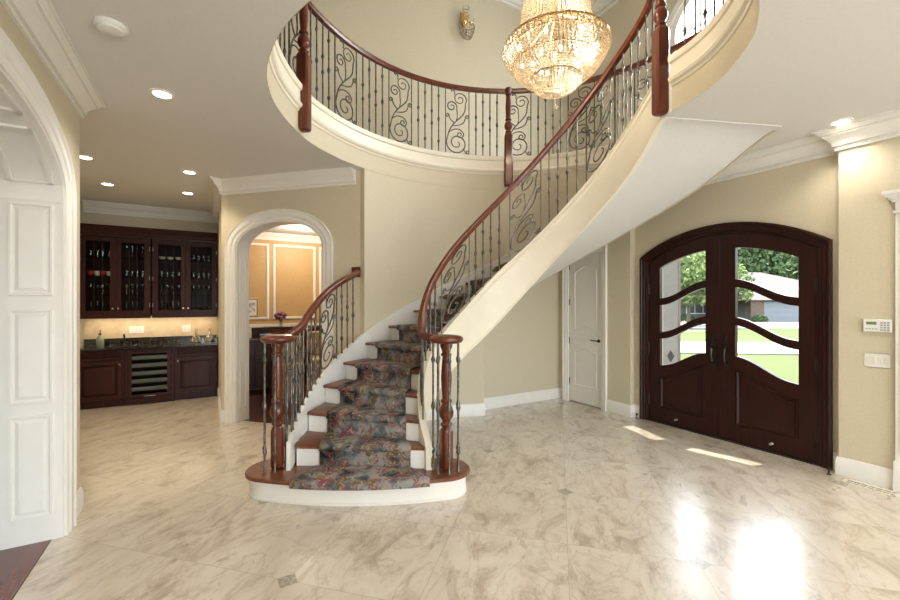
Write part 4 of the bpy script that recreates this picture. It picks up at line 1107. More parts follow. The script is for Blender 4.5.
mb = MB(MD); mb.box(-4.825, SB-.45, -6.07, -5.46, .02, .845); mb.box(-4.825, SB, -6.07, -6.035, .02, .845); mb.box(-4.825, SB, -5.495, -5.46, .02, .845); mb.box(-4.825, SB, -6.035, -5.495, .82, .845); mb.box(-4.825, SB, -6.035, -5.495, .02, .10); part('body', mb, M['barw'], wf_, smooth=False)
mb = MB(MD)
n0, n1, z0, z1 = -6.03, -5.50, .11, .815
for a, b, c_, d in ((n0, n0+.045, z0, z1), (n1-.045, n1, z0, z1), (n0+.045, n1-.045, z1-.045, z1), (n0+.045, n1-.045, z0, z0+.05)): mb.box(SB, SB+.022, a, b, c_, d)
dr = part('door', mb, M['barw'], wf_, smooth=False)
mb = MB(MD); mb.box(SB+.008, SB+.012, n0+.04, n1-.04, z0+.045, z1-.04); part('glass', mb, M['cabglass'], dr, smooth=False)
mb = MB(MD); mb.tube([(SB+.03, -5.83, .13), (SB+.045, -5.82, .13), (SB+.045, -5.70, .13), (SB+.03, -5.69, .13)], .005, 6); lab(part('handle', mb, M['chrome'], dr), 'small silver bar handle')
for k in range(5):
    z = .22+.118*k; mb = MB(MD); mb.box(SB-.40, SB-.01, n0+.01, n1-.01, z, z+.006); mb.box(SB-.012, SB-.002, n0+.01, n1-.01, z-.012, z+.045); lab(part('rack', mb, mat('rack_metal_%d' % k, (.17, .155, .14), .4, .3), wf_, smooth=False), 'pale metal wine rack')
# countertop with backsplash lip
ct = thing('bar_countertop', 'black speckled granite countertop along the bar', 'countertop', tuple(W(-4.5, -5.75, .846)), AZD)
mb = MB(MD); mb.bevbox(-4.828, SB+.035, -6.645, -4.855, .846, .882, .006); part('slab', mb, M['granite'], ct)
mb = MB(MD); mb.box(-4.828, -4.805, -6.645, -4.855, .8825, .975); mb.box(-4.80, SB-.02, -4.875, -4.855, .8825, .975); part('backsplash_lip', mb, M['granite'], ct, smooth=False)
mb = MB(MD); mb.box(-4.8295, -4.815, -6.645, -4.856, .976, 1.299); struct('trim_12', mb, M['splash'], smooth=False)
# upper cabinets
SU = -4.49
def upper_cab(n0, n1, label):
    c = thing('glass_door_cabinet', label, 'cabinet', tuple(W(SU-.17, (n0+n1)/2, 1.30)), AZD)
    mb = MB(MD)
    mb.box(-4.815, -4.80, n0, n1, 1.33, 2.54); mb.box(-4.80, SU, n0, n0+.02, 1.33, 2.54); mb.box(-4.80, SU, n1-.02, n1, 1.33, 2.54)
    mb.box(-4.80, SU, n0+.02, n1-.02, 1.33, 1.37); mb.box(-4.80, SU, n0+.02, n1-.02, 2.50, 2.54)
    part('body', mb, M['barw'], c, smooth=False)
    mb = MB(MD); mb.box(SU-.02, SU+.02, n0, n1, 1.30, 1.345); part('light_rail', mb, M['barw'], c, smooth=False)
    mid = (n0+n1)/2
    for a, b, ks in ((n0+.015, mid-.003, 1), (mid+.003, n1-.015, -1)):
        mb = MB(MD); z0, z1 = 1.355, 2.525; w = .062
        for p_, q_, r_, t_ in ((a, a+w, z0, z1), (b-w, b, z0, z1), (a+w, b-w, z1-w, z1), (a+w, b-w, z0, z0+w)): mb.box(SU, SU+.022, p_, q_, r_, t_)
        for k in (1, 2): q_ = a+w+(b-a-2*w)*k/3; mb.box(SU+.010, SU+.016, q_-.003, q_+.003, z0+w, z1-w)
        d = part('door', mb, M['barw'], c, smooth=False)
        mb = MB(MD); mb.box(SU+.006, SU+.009, a+w, b-w, z0+w, z1-w); part('glass', mb, M['cabglass'], d, smooth=False)
        knob(d, b-.03 if ks > 0 else a+.03, 1.45, SU+.022)
        for z in (1.50, 1.92, 2.38):
            hn = a-.004 if ks > 0 else b+.004
            mb = MB(MD); mb.tube([(SU+.024, hn, z-.03), (SU+.024, hn, z+.03)], .005, 6); lab(part('hinge', mb, M['chrome'], d), 'small silver hinge')
    for z in SHZ: mb = MB(MD); mb.box(-4.798, SU-.012, n0+.022, n1-.022, z-.004, z); part('shelf', mb, M['cabglass'], c, smooth=False)
    return c
SHZ = [1.66, 1.95, 2.24]
upper_cab(-6.64, -5.78, 'left dark wood wall cabinet with two glass doors above the sink')
upper_cab(-5.76, -4.865, 'right dark wood wall cabinet with two glass doors above the decanters')
mb = MB(); mb.sweep(w2((SU+.005, -6.645), (SU+.005, -4.862)), [(o, z) for o, z in ((0, 2.542), (-.02, 2.542), (-.024, 2.57), (-.035, 2.58), (-.035, 2.61), (-.05, 2.63), (-.075, 2.67), (-.09, 2.675), (-.09, 2.70), (.25, 2.70), (.25, 2.542))])
solo('cabinet_crown', mb, M['barw'], 'dark wood crown moulding across the top of both wall cabinets', 'moulding')
# glassware, cups
def glass_mb(kind, x, y, z):
    mb = MB(Matrix.Translation((x, y, z)))
    P = {'tumbler': [(.028, 0), (.033, .09), (.030, .09), (.026, .006), (.0, .006)],
         'wine': [(.030, 0), (.028, .003), (.004, .008), (.004, .075), (.022, .10), (.032, .13), (.028, .17), (.026, .17), (.030, .13), (.020, .104), (.0, .09)],
         'flute': [(.026, 0), (.004, .006), (.004, .07), (.018, .10), (.022, .19), (.020, .19), (.0, .09)],
         'cup': [(.022, 0), (.025, .004), (.036, .035), (.038, .07), (.035, .07), (.030, .03), (.0, .008)],
         'dish': [(.025, 0), (.042, .02), (.048, .045), (.045, .045), (.038, .02), (.0, .006)]}[kind]
    mb.lathe(P, (0, 0, 0), 14, cap=False); return mb
doors_n = [(-6.60, -6.24, 'the leftmost cabinet door', ('flute', 'cup', 'wine', 'flute')), (-6.17, -5.82, 'the second cabinet door from the left', ('wine', 'wine', 'tumbler', 'flute')), (-5.72, -5.34, 'the third cabinet door from the left', ('flute', 'wine', 'tumbler', 'dish')), (-5.28, -4.91, 'the rightmost cabinet door', ('tumbler', 'wine', 'tumbler', 'tumbler'))]
shelf_z = [1.3705, 1.6605, 1.9505, 2.2405]
shn = ['bottom', 'second', 'third', 'top']
protos = {}
for di, (a, b, dn_, kinds) in enumerate(doors_n):
    for si, z in enumerate(shelf_z):
        kd = kinds[si] if not (di == 0) else ('flute', 'wine', 'cup', 'tumbler')[si]
        if di == 1: kd = ('flute', 'wine', 'tumbler', 'flute')[si]
        mt = 'glassware'; col = 'clear'
        if kd == 'cup': mt = 'redcup'; col = 'red'
        if kd == 'dish': mt = 'whitecup'; col = 'white'
        cnt = 3 if kd in ('dish',) else 4
        names = {'tumbler': 'tumbler', 'wine': 'wine_glass', 'flute': 'champagne_flute', 'cup': 'tea_cup', 'dish': 'bowl'}
        for j in range(cnt):
            n_ = a+.075+(b-a-.15)*j/(cnt-1) + (.0 if kd != 'dish' else 0)
            s_ = -4.60-.05*(j % 2) if kd != 'dish' else -4.65
            if kd == 'dish': n_ = a+.08+(b-a-.16)*j/2
            p = W(s_, n_, z); key = kd
            nm = names[kd]
            t = '%s %s standing on the %s shelf behind %s' % (col, nm.replace('_', ' '), shn[si], dn_)
            if kd == 'cup' and j == 1: t = None
            if key not in protos:
                ORG[0] = True
                o = solo(nm, glass_mb(kd, 0, 0, 0), M[mt], t, nm.split('_')[-1], 'glassware'); protos[key] = o
            else:
                o = protos[key].copy(); COL.objects.link(o)
            o.location = p
            if kd == 'cup' and j in (1, 3):
                o.data = o.data.copy(); o.data.materials[0] = M['whitecup']; t = 'white tea cup among the red cups behind the leftmost cabinet door'
            o['label'] = t; o['category'] = {'tumbler': 'glass', 'wine': 'wine glass', 'flute': 'champagne glass', 'cup': 'cup', 'dish': 'bowl'}[kd]
            o['group'] = ('white' if 'white tea' in t else col)+' %ss on the %s shelf behind %s' % (nm.replace('_', ' '), shn[si], dn_)
# counter objects
ZT = .8825
p = W(-4.62, -6.42, ZT); sb = thing('soap_bottle', 'pale green glass soap dispenser bottle on the left end of the counter', 'bottle', tuple(p))
mb = MB(Matrix.Translation(p)); mb.lathe([(.045, 0), (.05, .01), (.05, .10), (.035, .14), (.018, .16), (.018, .17)], (0, 0, 0), 18); part('bottle_body', mb, M['bottle'], sb)
mb = MB(Matrix.Translation(p)); mb.lathe([(.020, .17), (.020, .19), (.006, .195), (.006, .235)], (0, 0, 0), 12); mb.tube([(0, 0, .235), (.03, -.03, .24), (.045, -.045, .225)], .006, 6); lab(part('pump', mb, M['bronze'], sb), 'dark pump top')
p = W(-4.68, -6.13, ZT); fc = thing('bar_faucet', 'dark bronze bar faucet behind the sink', 'faucet', tuple(p))
mb = MB(Matrix.Translation(p) @ Matrix.Rotation(AZD, 4, 'Z')); mb.lathe([(.024, 0), (.024, .012), (.013, .02), (.012, .09)], (0, 0, 0), 14); mb.tube([(0, 0, .08), (.01, 0, .14), (.05, 0, .165), (.09, 0, .15), (.10, 0, .12)], .009, 8); part('spout', mb, M['bronze'], fc)
for yv in (-.07, .07): mb = MB(Matrix.Translation(p) @ Matrix.Rotation(AZD, 4, 'Z')); mb.lathe([(.018, 0), (.012, .02), (.012, .04)], (0, yv, 0), 12); mb.tube([(0, yv, .04), (.035, yv*1.25, .052)], .006, 6); part('tap_handle', mb, M['bronze'], fc)
mb = MB(MD); mb.sweep([(-4.60, -6.26), (-4.34, -6.26), (-4.34, -5.98), (-4.60, -5.98)], [(0, .8826), (0, .887), (-.02, .887), (-.02, .8826)], closed=True)
solo('bar_sink', mb, M['bronze'], 'dark rim of the small bar sink in the granite countertop', 'sink', smooth=False)
for k, (s_, n_, t) in enumerate(((-4.55, -5.17, 'wide glass decanter with stopper, left one of the pair on the counter'), (-4.60, -4.975, 'wide glass decanter with stopper at the right end of the counter'))):
    p = W(s_, n_, ZT)
    if k == 0:
        d0 = thing('decanter', t, 'decanter', tuple(p), 0, 'glass decanters')
        mb = MB(Matrix.Translation(p)); mb.lathe([(.075, 0), (.088, .008), (.088, .022), (.035, .12), (.018, .145), (.018, .175), (.026, .184), (.022, .184), (.015, .175), (.015, .145), (.032, .12), (.082, .022), (.0, .012)], (0, 0, 0), 20, cap=False); c1 = part('decanter_body', mb, clear_glass('decanter_glass', (.95, .93, .88), .35), d0)
        mb = MB(Matrix.Translation(p)); mb.sphere((0, 0, .215), .024, 12, 8); mb.tube([(0, 0, .16), (0, 0, .20)], .010, 8); c2 = part('stopper', mb, M['glassware'], d0)
    else:
        e = d0.copy(); COL.objects.link(e); e.location = p; e['label'] = t
        for c_ in (c1, c2): q = c_.copy(); COL.objects.link(q); q.parent = e
for n_, t in ((-5.97, 'white double outlet plate on the backsplash above the wine fridge'), (-5.30, 'white outlet plate on the backsplash left of the decanters')):
    w = .12 if n_ < -5.5 else .075
    if n_ < -5.5:
        o = thing('wall_outlet', t, 'outlet', tuple(W(-4.815, n_, 1.10)), AZD)
    else: o = thing('wall_outlet', t, 'outlet', tuple(W(-4.815, n_, 1.10)), AZD)
    mb = MB(MD); mb.box(-4.8145, -4.808, n_-w, n_+w*.6, 1.045, 1.16); part('plate', mb, M['plastic'], o, smooth=False)
    for q in (-.03, .02): mb = MB(MD); mb.box(-4.808, -4.805, n_+q-.016, n_+q+.016, 1.07, 1.135); part('socket', mb, M['whitecup'], o, smooth=False)

# ------------------------------------------------------------------ dining room
SD = -6.59
def frame_mould(n0, n1, z0, z1):
    mb = MB(MD @ Matrix(((0, 0, 1, SD), (1, 0, 0, 0), (0, 1, 0, 0), (0, 0, 0, 1))))
    mb.sweep([(n0, z0), (n1, z0), (n1, z1), (n0, z1)], [(0, 0), (0, .018), (.02, .026), (.05, .02), (.055, 0)], closed=True); return mb
def n_px(px, s=SD):
    k = (px-450)/414; bx = 2.54+.505*s; by = 5.565-.8631*s
    return (k*by-bx)/(.8631-.505*k)
ti = 13
for a, b in ((n_px(252)-.85, n_px(269)), (n_px(273), n_px(315.5)), (n_px(319), n_px(319)+.95)):
    struct('trim_%d' % ti, frame_mould(a, b, 1.16, 2.86), M['trim'], ang=30); ti += 1
mb = MB(MD); mb.box(SD, SD+.03, -6.6, -1.3, 1.0, 1.06); mb.box(SD, SD+.012, -6.6, -1.3, .16, 1.0); mb.box(SD, SD+.02, -6.6, -1.3, 0, .16)
for k in range(6):
    a = -6.4+.82*k
    for p_, q_, r_, t_ in ((a, a+.66, .28, .30), (a, a+.66, .86, .88), (a, a+.02, .30, .86), (a+.64, a+.66, .30, .86)): mb.box(SD+.012, SD+.022, p_, q_, r_, t_)
struct('trim_%d' % ti, mb, M['trim'], smooth=False); ti += 1
crown('trim_%d' % ti, w2((SD, -6.6), (SD, -1.3)), ZC, .9, side=-1)
# picture
n_ = n_px(251.5)
pf = thing('framed_picture', 'small gilt framed picture on the gold dining room wall', 'picture', tuple(W(SD+.01, n_, 1.4)), AZD)
mb = MB(MD @ Matrix(((0, 0, 1, SD), (1, 0, 0, 0), (0, 1, 0, 0), (0, 0, 0, 1)))); mb.sweep([(n_-.14, 1.22), (n_+.14, 1.22), (n_+.14, 1.64), (n_-.14, 1.64)], [(0, .001), (0, .02), (.018, .03), (.035, .015), (.035, .001)], closed=True); part('frame', mb, M['gildf'], pf, ang=30)
mb = MB(MD); mb.box(SD+.002, SD+.008, n_-.14, n_+.14, 1.22, 1.64); part('mat_board', mb, M['whitecup'], pf, smooth=False)
mb = MB(MD); mb.box(SD+.008, SD+.010, n_-.07, n_+.07, 1.32, 1.54); part('print', mb, M['paper'], pf, smooth=False)
# sideboard just inside the arch, left
def at(px, d, z=0): return Vector(((px-450)/414*d, d, z))
p = at(246, 7.3)
sbd = thing('sideboard', 'dark wood sideboard seen through the arch at its left jamb', 'sideboard', tuple(p), AZD)
XB = Matrix.Translation(p) @ Matrix.Rotation(AZD, 4, 'Z')
mb = MB(XB); mb.box(-.25, .25, -.17, .40, .10, .86); mb.bevbox(-.28, .28, -.19, .43, .86, .895, .006); mb.box(-.26, .26, -.18, .41, .06, .10); part('body', mb, M['furn'], sbd, smooth=False)
for a in (-.16, .12):
    mb = MB(XB); mb.bevbox(.2501, .268, a, a+.26, .14, .60, .004); part('door', mb, M['furn'], sbd)
    mb = MB(XB); mb.bevbox(.2501, .268, a, a+.26, .63, .83, .004); part('drawer', mb, M['furn'], sbd)
for a, b in ((-.23, -.14), (-.23, .38), (.23, -.14), (.23, .38)): mb = MB(XB); mb.lathe([(.02, 0), (.03, .03), (.02, .06)], (a, b, 0), 10); part('foot', mb, M['furn'], sbd)
q = XB @ Vector((.05, .30, .896))
bb = MB(XB); bb.bevbox(-.05, .14, .22, .41, .896, .975, .004); solo('blue_box', bb, M['blue'], 'small pale blue box on the sideboard', 'box')
bk = MB(XB); bk.add([(-.12, .10, .897), (-.09, .10, .897), (-.09, .40, .897), (-.12, .40, .897), (-.20, .10, 1.08), (-.18, .10, 1.08), (-.18, .40, 1.08), (-.20, .40, 1.08)], [(0, 1, 2, 3), (4, 7, 6, 5), (0, 4, 5, 1), (1, 5, 6, 2), (2, 6, 7, 3), (3, 7, 4, 0)])
solo('leaning_photo_frame', bk, M['black'], 'dark frame leaning behind the blue box on the sideboard', 'photo frame', smooth=False)
# tall dark writing desk further back
p = at(293, 8.6)
dk = thing('writing_desk', 'dark wood writing desk beneath the gold wall panel', 'desk', tuple(p), AZD)
XK = Matrix.Translation(p) @ Matrix.Rotation(AZD, 4, 'Z')
mb = MB(XK); mb.bevbox(-.25, .25, -.52, .75, .72, .76, .006); mb.box(-.23, .23, -.50, .73, .60, .72); part('top', mb, M['furn'], dk, smooth=False)
mb = MB(XK); mb.box(-.22, -.02, -.50, .73, .76, 1.02); mb.bevbox(-.24, .0, -.52, .75, 1.02, 1.045, .004); part('hutch', mb, M['furn'], dk, smooth=False)
for k in range(4): mb = MB(XK); a = -.47+.30*k; mb.bevbox(-.02, -.006, a, a+.27, .80, .99, .003); d = part('drawer', mb, M['cherry'], dk); mb = MB(XK); mb.sphere((.0, a+.135, .895), .012, 8, 6); part('knob', mb, M['brass'], d)
for a, b in ((-.21, -.48), (-.21, .71), (.21, -.48), (.21, .71)): mb = MB(XK); mb.tube([(a, b, 0), (a, b, .60)], [.015, .028], 8); part('leg', mb, M['furn'], dk)
q = XK @ Vector((-.12, -.22, 1.046))
vs = thing('flower_vase', 'glass vase of purple flowers on the writing desk', 'vase', tuple(q))
mb = MB(Matrix.Translation(q)); mb.lathe([(.03, 0), (.045, .03), (.04, .09), (.028, .12), (.036, .14), (.033, .14), (.025, .12), (.0, .01)], (0, 0, 0), 16, cap=False); part('glass_vase', mb, M['glassware'], vs)
mb = MB(Matrix.Translation(q))
for i in range(26):
    a = random.random()*2*PI; r = .11*math.sqrt(random.random()); mb.sphere((r*math.cos(a), r*math.sin(a), .20+random.random()*.10-.4*r), .028+.012*random.random(), 7, 5)
part('blooms', mb, M['flower'], vs)
mb = MB(Matrix.Translation(q))
for i in range(10): a = random.random()*2*PI; r = .06; mb.tube([(0, 0, .02), (r*.4*math.cos(a), r*.4*math.sin(a), .12), (r*math.cos(a), r*math.sin(a), .22)], .004, 5)
part('stems', mb, M['green'], vs)
# dining chairs upholstered in cream
def dchair(p, rz, label):
    c = thing('armchair', label, 'armchair', tuple(p), rz, 'dining room chairs')
    X = Matrix.Translation(p) @ Matrix.Rotation(rz, 4, 'Z')
    mb = MB(X); mb.bevbox(-.25, .25, -.25, .25, .40, .50, .02); part('seat', mb, M['uphol'], c)
    mb = MB(X); mb.loft([[(-.22, .20+o, .50+h) for o, h in ()] for _ in ()]) if False else mb.bevbox(-.22, .22, .21, .28, .52, .98, .02); part('backrest', mb, M['uphol'], c)
    mb = MB(X); mb.tube([(-.25, .28, .0), (-.24, .25, .45), (-.24, .27, 1.02), (0, .30, 1.06), (.24, .27, 1.02), (.24, .25, .45), (.25, .28, 0)], .02, 8); part('back_frame', mb, M['cherry'], c)
    for sx in (-1, 1):
        mb = MB(X); mb.tube([(sx*.25, -.24, 0), (sx*.24, -.22, .40)], [.014, .024], 8); part('leg', mb, M['cherry'], c)
        mb = MB(X); mb.tube([(sx*.26, -.14, .42), (sx*.27, -.13, .62), (sx*.27, .05, .67), (sx*.25, .24, .68)], .015, 8); part('arm', mb, M['cherry'], c)
    return c
dchair(at(289, 7.2), R(200), 'cream upholstered armchair with red wood frame behind the stair newel')
dchair(at(256, 8.9), R(120), 'cream upholstered armchair behind the sideboard in the dining room')
dchair(at(322, 7.9), R(30), 'cream upholstered armchair before the writing desk')

# ------------------------------------------------------------------ outdoors
def gz(d): return -.12-.0115*max(d-4, 0)
def slab_px(name, d0, d1, mt, dz, x0=-4, x1=48, skew=0.):
    mb = MB()
    vs = []
    for d, x in ((d0, x0), (d0, x1), (d1, x1), (d1, x0)):
        dd = d+skew*(x-8); vs.append((x, dd, gz(dd)+dz))
    vs += [(x, y, z-.1) for x, y, z in vs]
    mb.add(vs, [(0, 1, 2, 3), (7, 6, 5, 4), (0, 4, 5, 1), (1, 5, 6, 2), (2, 6, 7, 3), (3, 7, 4, 0)]); return struct(name, mb, M[mt], smooth=False)
mb = MB(); g0 = [W(-12, .2), W(16, .2), W(16, 75), W(-12, 75)]
mb.add([(v.x, v.y, gz(v.y)-.012) for v in g0]+[(v.x, v.y, gz(v.y)-.4) for v in g0], [(0, 1, 2, 3), (7, 6, 5, 4), (0, 4, 5, 1), (1, 5, 6, 2), (2, 6, 7, 3), (3, 7, 4, 0)])
o = struct('ground_lawn', mb, M['grass'], smooth=False)
mb = MB(MD); mb.box(-2.2, 4.0, .182, 4.3, -.13, -.02); struct('ground_porch', mb, M['conc'], smooth=False)
slab_px('ground_driveway', 14.6, 19.5, 'conc', .01, 2, 60, -.10)
slab_px('ground_street', 31, 41, 'asph', .01, 0, 70)
slab_px('ground_apron', 41, 44.6, 'conc', .012, 29, 48)
# porch pier
mb = MB(); k0, k1 = (661-450)/414, (678-450)/414
pr_ = thing('porch_pillar', 'pale stone porch pillar with a dark diamond outside the left door', 'pillar', (3.42, 6.42, -.1))
mb = MB(); mb.box(3.27, 3.50, 6.35, 6.65, -.1, 3.05); mb.box(3.25, 3.56, 6.33, 6.67, -.1, .12); part('shaft', mb, M['stone'], pr_, smooth=False)
mb = MB(); mb.box(3.5005, 3.535, 6.345, 6.66, .12, 3.05); lab(part('corner_post', mb, M['stoned'], pr_, smooth=False), 'dark edge post')
mb = MB(); cz = .72; mb.add([(3.385-.055, 6.3495, cz), (3.385, 6.3495, cz-.09), (3.385+.055, 6.3495, cz), (3.385, 6.3495, cz+.09), (3.385-.055, 6.345, cz), (3.385, 6.345, cz-.09), (3.385+.055, 6.345, cz), (3.385, 6.345, cz+.09)], [(0, 1, 2, 3), (7, 6, 5, 4), (0, 4, 5, 1), (1, 5, 6, 2), (2, 6, 7, 3), (3, 7, 4, 0)]); lab(part('diamond_inlay', mb, M['black'], pr_, smooth=False), 'black diamond shaped inlay')
mb = MB(MD); mb.box(-2.2, 4.0, .801, 1.06, ZC, 3.28); struct('ceiling_porch', mb, M['trim'], smooth=False)  # unseen overhang slab added to cut the sun patch inside the door
# neighbour's house
hs = thing('house', 'single storey house with a white garage door across the street', 'house', (34, 47, -.62))
GZ = -.64
mb = MB(); mb.box(32.6, 44, 45, 56, GZ, 2.05); mb.box(18, 32.6, 49.5, 58, GZ, 1.75); part('wall', mb, M['siding'], hs, smooth=False)
mb = MB(); mb.box(32.55, 34.0, 44.8, 45.0, GZ, 1.75); part('brick_pier', mb, M['brick'], hs, smooth=False)
mb = MB(); mb.box(34.0, 40.2, 44.9, 45.0, GZ, 1.55)
for k in range(1, 4): mb.box(34.0, 40.2, 44.86, 44.9, GZ+.545*k-.015, GZ+.545*k+.015)
part('garage_door', mb, M['garage'], hs, smooth=False)
mb = MB()
def hip(x0, x1, y0, y1, z0, z1, inset, in2=None):
    in2 = in2 or inset
    mb.add([(x0, y0, z0), (x1, y0, z0), (x1, y1, z0), (x0, y1, z0), (x0+inset, (y0+y1)/2, z1), (x1-in2, (y0+y1)/2, z1)], [(0, 1, 5, 4), (1, 2, 5), (2, 3, 4, 5), (3, 0, 4), (3, 2, 1, 0)])
hip(27.5, 48, 44.2, 56.6, 1.75, 5.15, 8.6, 10.2); hip(16.5, 34, 48.4, 58.6, 1.62, 4.4, 4.5)
part('roof', mb, M['shingle'], hs, smooth=False)
for x0, x1, y in ((28.2, 31.2, 49.45), (23.6, 25.0, 49.45), (19.4, 21.2, 49.45)):
    mb = MB(); mb.box(x0, x1, y-.05, y, .15, 1.45)
    f = part('window', mb, M['trim'], hs, smooth=False)
    mb = MB()
    n_ = 3 if x1-x0 > 2 else 2
    for i in range(n_): a = x0+.08+(x1-x0-.08)*i/n_; mb.box(a, a+(x1-x0-.08)/n_-.08, y-.06, y-.05, .23, 1.37)
    lab(part('pane', mb, M['dglass'], f, smooth=False), 'dark glass panes')
# shrubs and trees
def leaves(mb, c, rad, n, sz, seed):
    rnd = random.Random(seed)
    for i in range(n):
        while True:
            v = Vector((rnd.uniform(-1, 1), rnd.uniform(-1, 1), rnd.uniform(-1, 1)))
            if .45 < v.length < 1: break
        nz_ = 1+.18*math.sin(5*v.x+seed)*math.cos(4*v.z+seed*2)
        p = Vector((c[0]+v.x*rad[0]*nz_, c[1]+v.y*rad[1]*nz_, c[2]+v.z*rad[2]*nz_))
        a = Vector((rnd.gauss(0, 1), rnd.gauss(0, 1), rnd.gauss(0, 1))).normalized(); b = a.cross(Vector((rnd.gauss(0, 1), rnd.gauss(0, 1), rnd.gauss(0, 1)))).normalized()
        s_ = sz*rnd.uniform(.6, 1.3)
        mb.add([p-a*s_, p-b*s_*.6, p+a*s_, p+b*s_*.6], [(0, 1, 2, 3)])
def tree(x, y, h, r, mt, label, seed, trunk=.25, n=1500, sz=.32):
    z = gz(y)-.05
    t = thing('tree', label, 'tree', (x, y, z), 0, 'trees across the street')
    mb = MB(); mb.tube([(x, y, z), (x+.1, y, z+h*.35), (x, y, z+h*.7)], [trunk, trunk*.7, trunk*.3], 8); part('trunk', mb, M['bark'], t)
    mb = MB(); leaves(mb, (x, y, z+h-r*1.0), (r, r, r), n, sz, seed); leaves(mb, (x+r*.5, y, z+h*.5), (r*.7, r*.7, r*.6), n//2, sz, seed+3); leaves(mb, (x-r*.6, y, z+h*.55), (r*.6, r*.6, r*.6), n//2, sz, seed+5)
    part('crown', mb, M[mt], t, smooth=False)
tree(21.0, 36.5, 7.4, 2.9, 'leafl', 'pale green tree on the far lawn seen through the left door pane', 1, .16, 1800, .22)
tree(29.9, 43.4, 6.2, 1.5, 'leafl', 'slim pale green tree beside the garage of the house', 2, .10, 700, .18)
for i, (x, y, h, r, lb) in enumerate(((31, 62, 11.5, 4.8, 'dark tree behind the house, first from the left'), (40.5, 74, 15, 5.2, 'dark tree behind the house, second from the left'), (44, 62, 12.5, 4.8, 'dark tree behind the house, third from the left'), (56, 74, 15, 5.2, 'dark tree behind the house, fourth from the left'), (56.5, 62, 11.5, 4.8, 'dark tree behind the house, rightmost one'))):
    tree(x, y, h, r, 'leaf', lb, 10+i, .3, 4200, .42)
for i, (x, y, rx, lb) in enumerate(((33.0, 44.0, .8, 'clipped green shrub at the corner of the garage'), (27.6, 48.6, 1.1, 'round green shrub beneath the wide house window'), (24.3, 48.6, 1.0, 'round green shrub beneath the small house window'), (30.6, 48.3, 1.0, 'round green shrub between house window and garage'))):
    mb = MB(); leaves(mb, (x, y, GZ+.35), (rx, .6, .5), 500, .11, 50+i); solo('shrub', mb, M['leaf'], lb, 'shrub', 'shrubs by the house', smooth=False)

# ------------------------------------------------------------------ lights
def light(name, typ, loc, energy, color, **k):
    l = bpy.data.lights.new(name, typ); l.energy = energy; l.color = color
    for a, b in k.items():
        if a not in ('rot', 'dirv'): setattr(l, a, b)
    o = bpy.data.objects.new(name, l); COL.objects.link(o); o.location = loc
    if 'dirv' in k: o.rotation_euler = Vector(k['dirv']).to_track_quat('-Z', 'Y').to_euler()
    if 'rot' in k: o.rotation_euler = k['rot']
    return o
el = R(60)
sd_ = Vector((-UN[0]*math.cos(el), -UN[1]*math.cos(el), -math.sin(el)))
sd_ = Matrix.Rotation(R(-14), 3, 'Z') @ sd_
light('sun', 'SUN', (10, 10, 20), 8.0, (1, .95, .87), angle=R(.6), dirv=sd_)
WARM = (1, .90, .77)
for i, (x, y) in enumerate(SPOT):
    light('downlight_%d' % i, 'SPOT', (x, y, ZC-.02), (34 if i == 5 else 55), (WARM if i in (0, 5) else (1, .82, .60)), spot_size=R(125), spot_blend=.9, shadow_soft_size=.06, dirv=(0, 0, -1))
for i, (s_, n_) in enumerate(((3.0, -1.1), (5.0, -1.3), (5.6, -4.2), (3.2, -4.9))):
    p = W(s_, n_, ZC-.02); light('downlight_rear_%d' % i, 'SPOT', p, 80, WARM, spot_size=R(130), spot_blend=.9, shadow_soft_size=.08, dirv=(0, 0, -1))  # unseen spots added to lift the floor bounce and general fill
light('chandelier_glow', 'POINT', (HX, HY, 3.60), 26, WARM, shadow_soft_size=.16)
light('chandelier_upper', 'POINT', (HX, HY, 4.25), 80, (1, .84, .62), shadow_soft_size=.12)
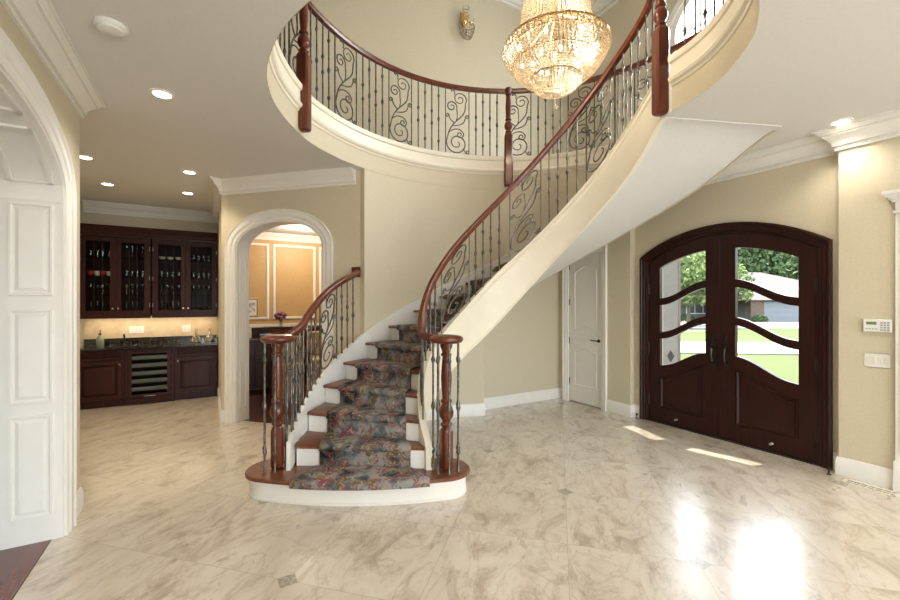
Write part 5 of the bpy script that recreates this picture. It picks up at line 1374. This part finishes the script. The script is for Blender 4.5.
p = W(-4.62, -5.75, 1.325); light('under_cabinet_strip', 'AREA', p, 7, (1, .80, .52), shape='RECTANGLE', size=.05, size_y=1.6, rot=(0, 0, AZD))
p = W(-4.55, -5.3, 2.49)
p = W(-5.3, -3.2, ZC-.15); light('dining_fixture', 'POINT', p, 110, (1, .86, .68), shadow_soft_size=.25)  # added point fill for the dining room, no fixture is modelled
p = W(3, -7.6, ZC-.3); light('side_room_fixture', 'POINT', p, 25, (1, .9, .78), shadow_soft_size=.25)  # added point fill in the unseen side room, without a fixture
# added area fill just inside the unseen rear windows, standing for daylight
for a in (-4.3, -1.4):
    p = W(7.45, a, 1.55); light('rear_window_daylight', 'AREA', p, 105, (.88, .94, 1), shape='RECTANGLE', size=2.0, size_y=2.0, dirv=(-US[0], -US[1], 0))
p = W(.72, 1.15, 5.0); light('upper_window_daylight', 'AREA', p, 240, (.92, .96, 1), shape='RECTANGLE', size=1.4, size_y=1.8, dirv=(-UN[0], -UN[1], -.25))

world = bpy.data.worlds.new('sky'); bpy.context.scene.world = world; world.use_nodes = True
N = world.node_tree.nodes; L = world.node_tree.links; bg = N['Background']
sky = N.new('ShaderNodeTexSky'); sky.sky_type = 'NISHITA'; sky.sun_disc = False; sky.sun_elevation = R(58); sky.air_density = 1.2; sky.dust_density = 3.5; sky.ozone_density = 1.
hs_ = N.new('ShaderNodeHueSaturation'); hs_.inputs['Saturation'].default_value = .55
L.new(sky.outputs[0], hs_.inputs['Color']); L.new(hs_.outputs[0], bg.inputs['Color']); bg.inputs['Strength'].default_value = 1.7

sc = bpy.context.scene
sc.view_settings.view_transform = 'Standard'; sc.view_settings.look = 'None'; sc.view_settings.exposure = .12; sc.view_settings.gamma = 1; sc.view_settings.use_curve_mapping = False
sc.cycles.use_denoising = True
sc.cycles.max_bounces = 8; sc.cycles.diffuse_bounces = 5; sc.cycles.glossy_bounces = 4; sc.cycles.transparent_max_bounces = 24; sc.cycles.transmission_bounces = 6
sc.cycles.sample_clamp_indirect = 6; sc.cycles.caustics_reflective = False; sc.cycles.caustics_refractive = False
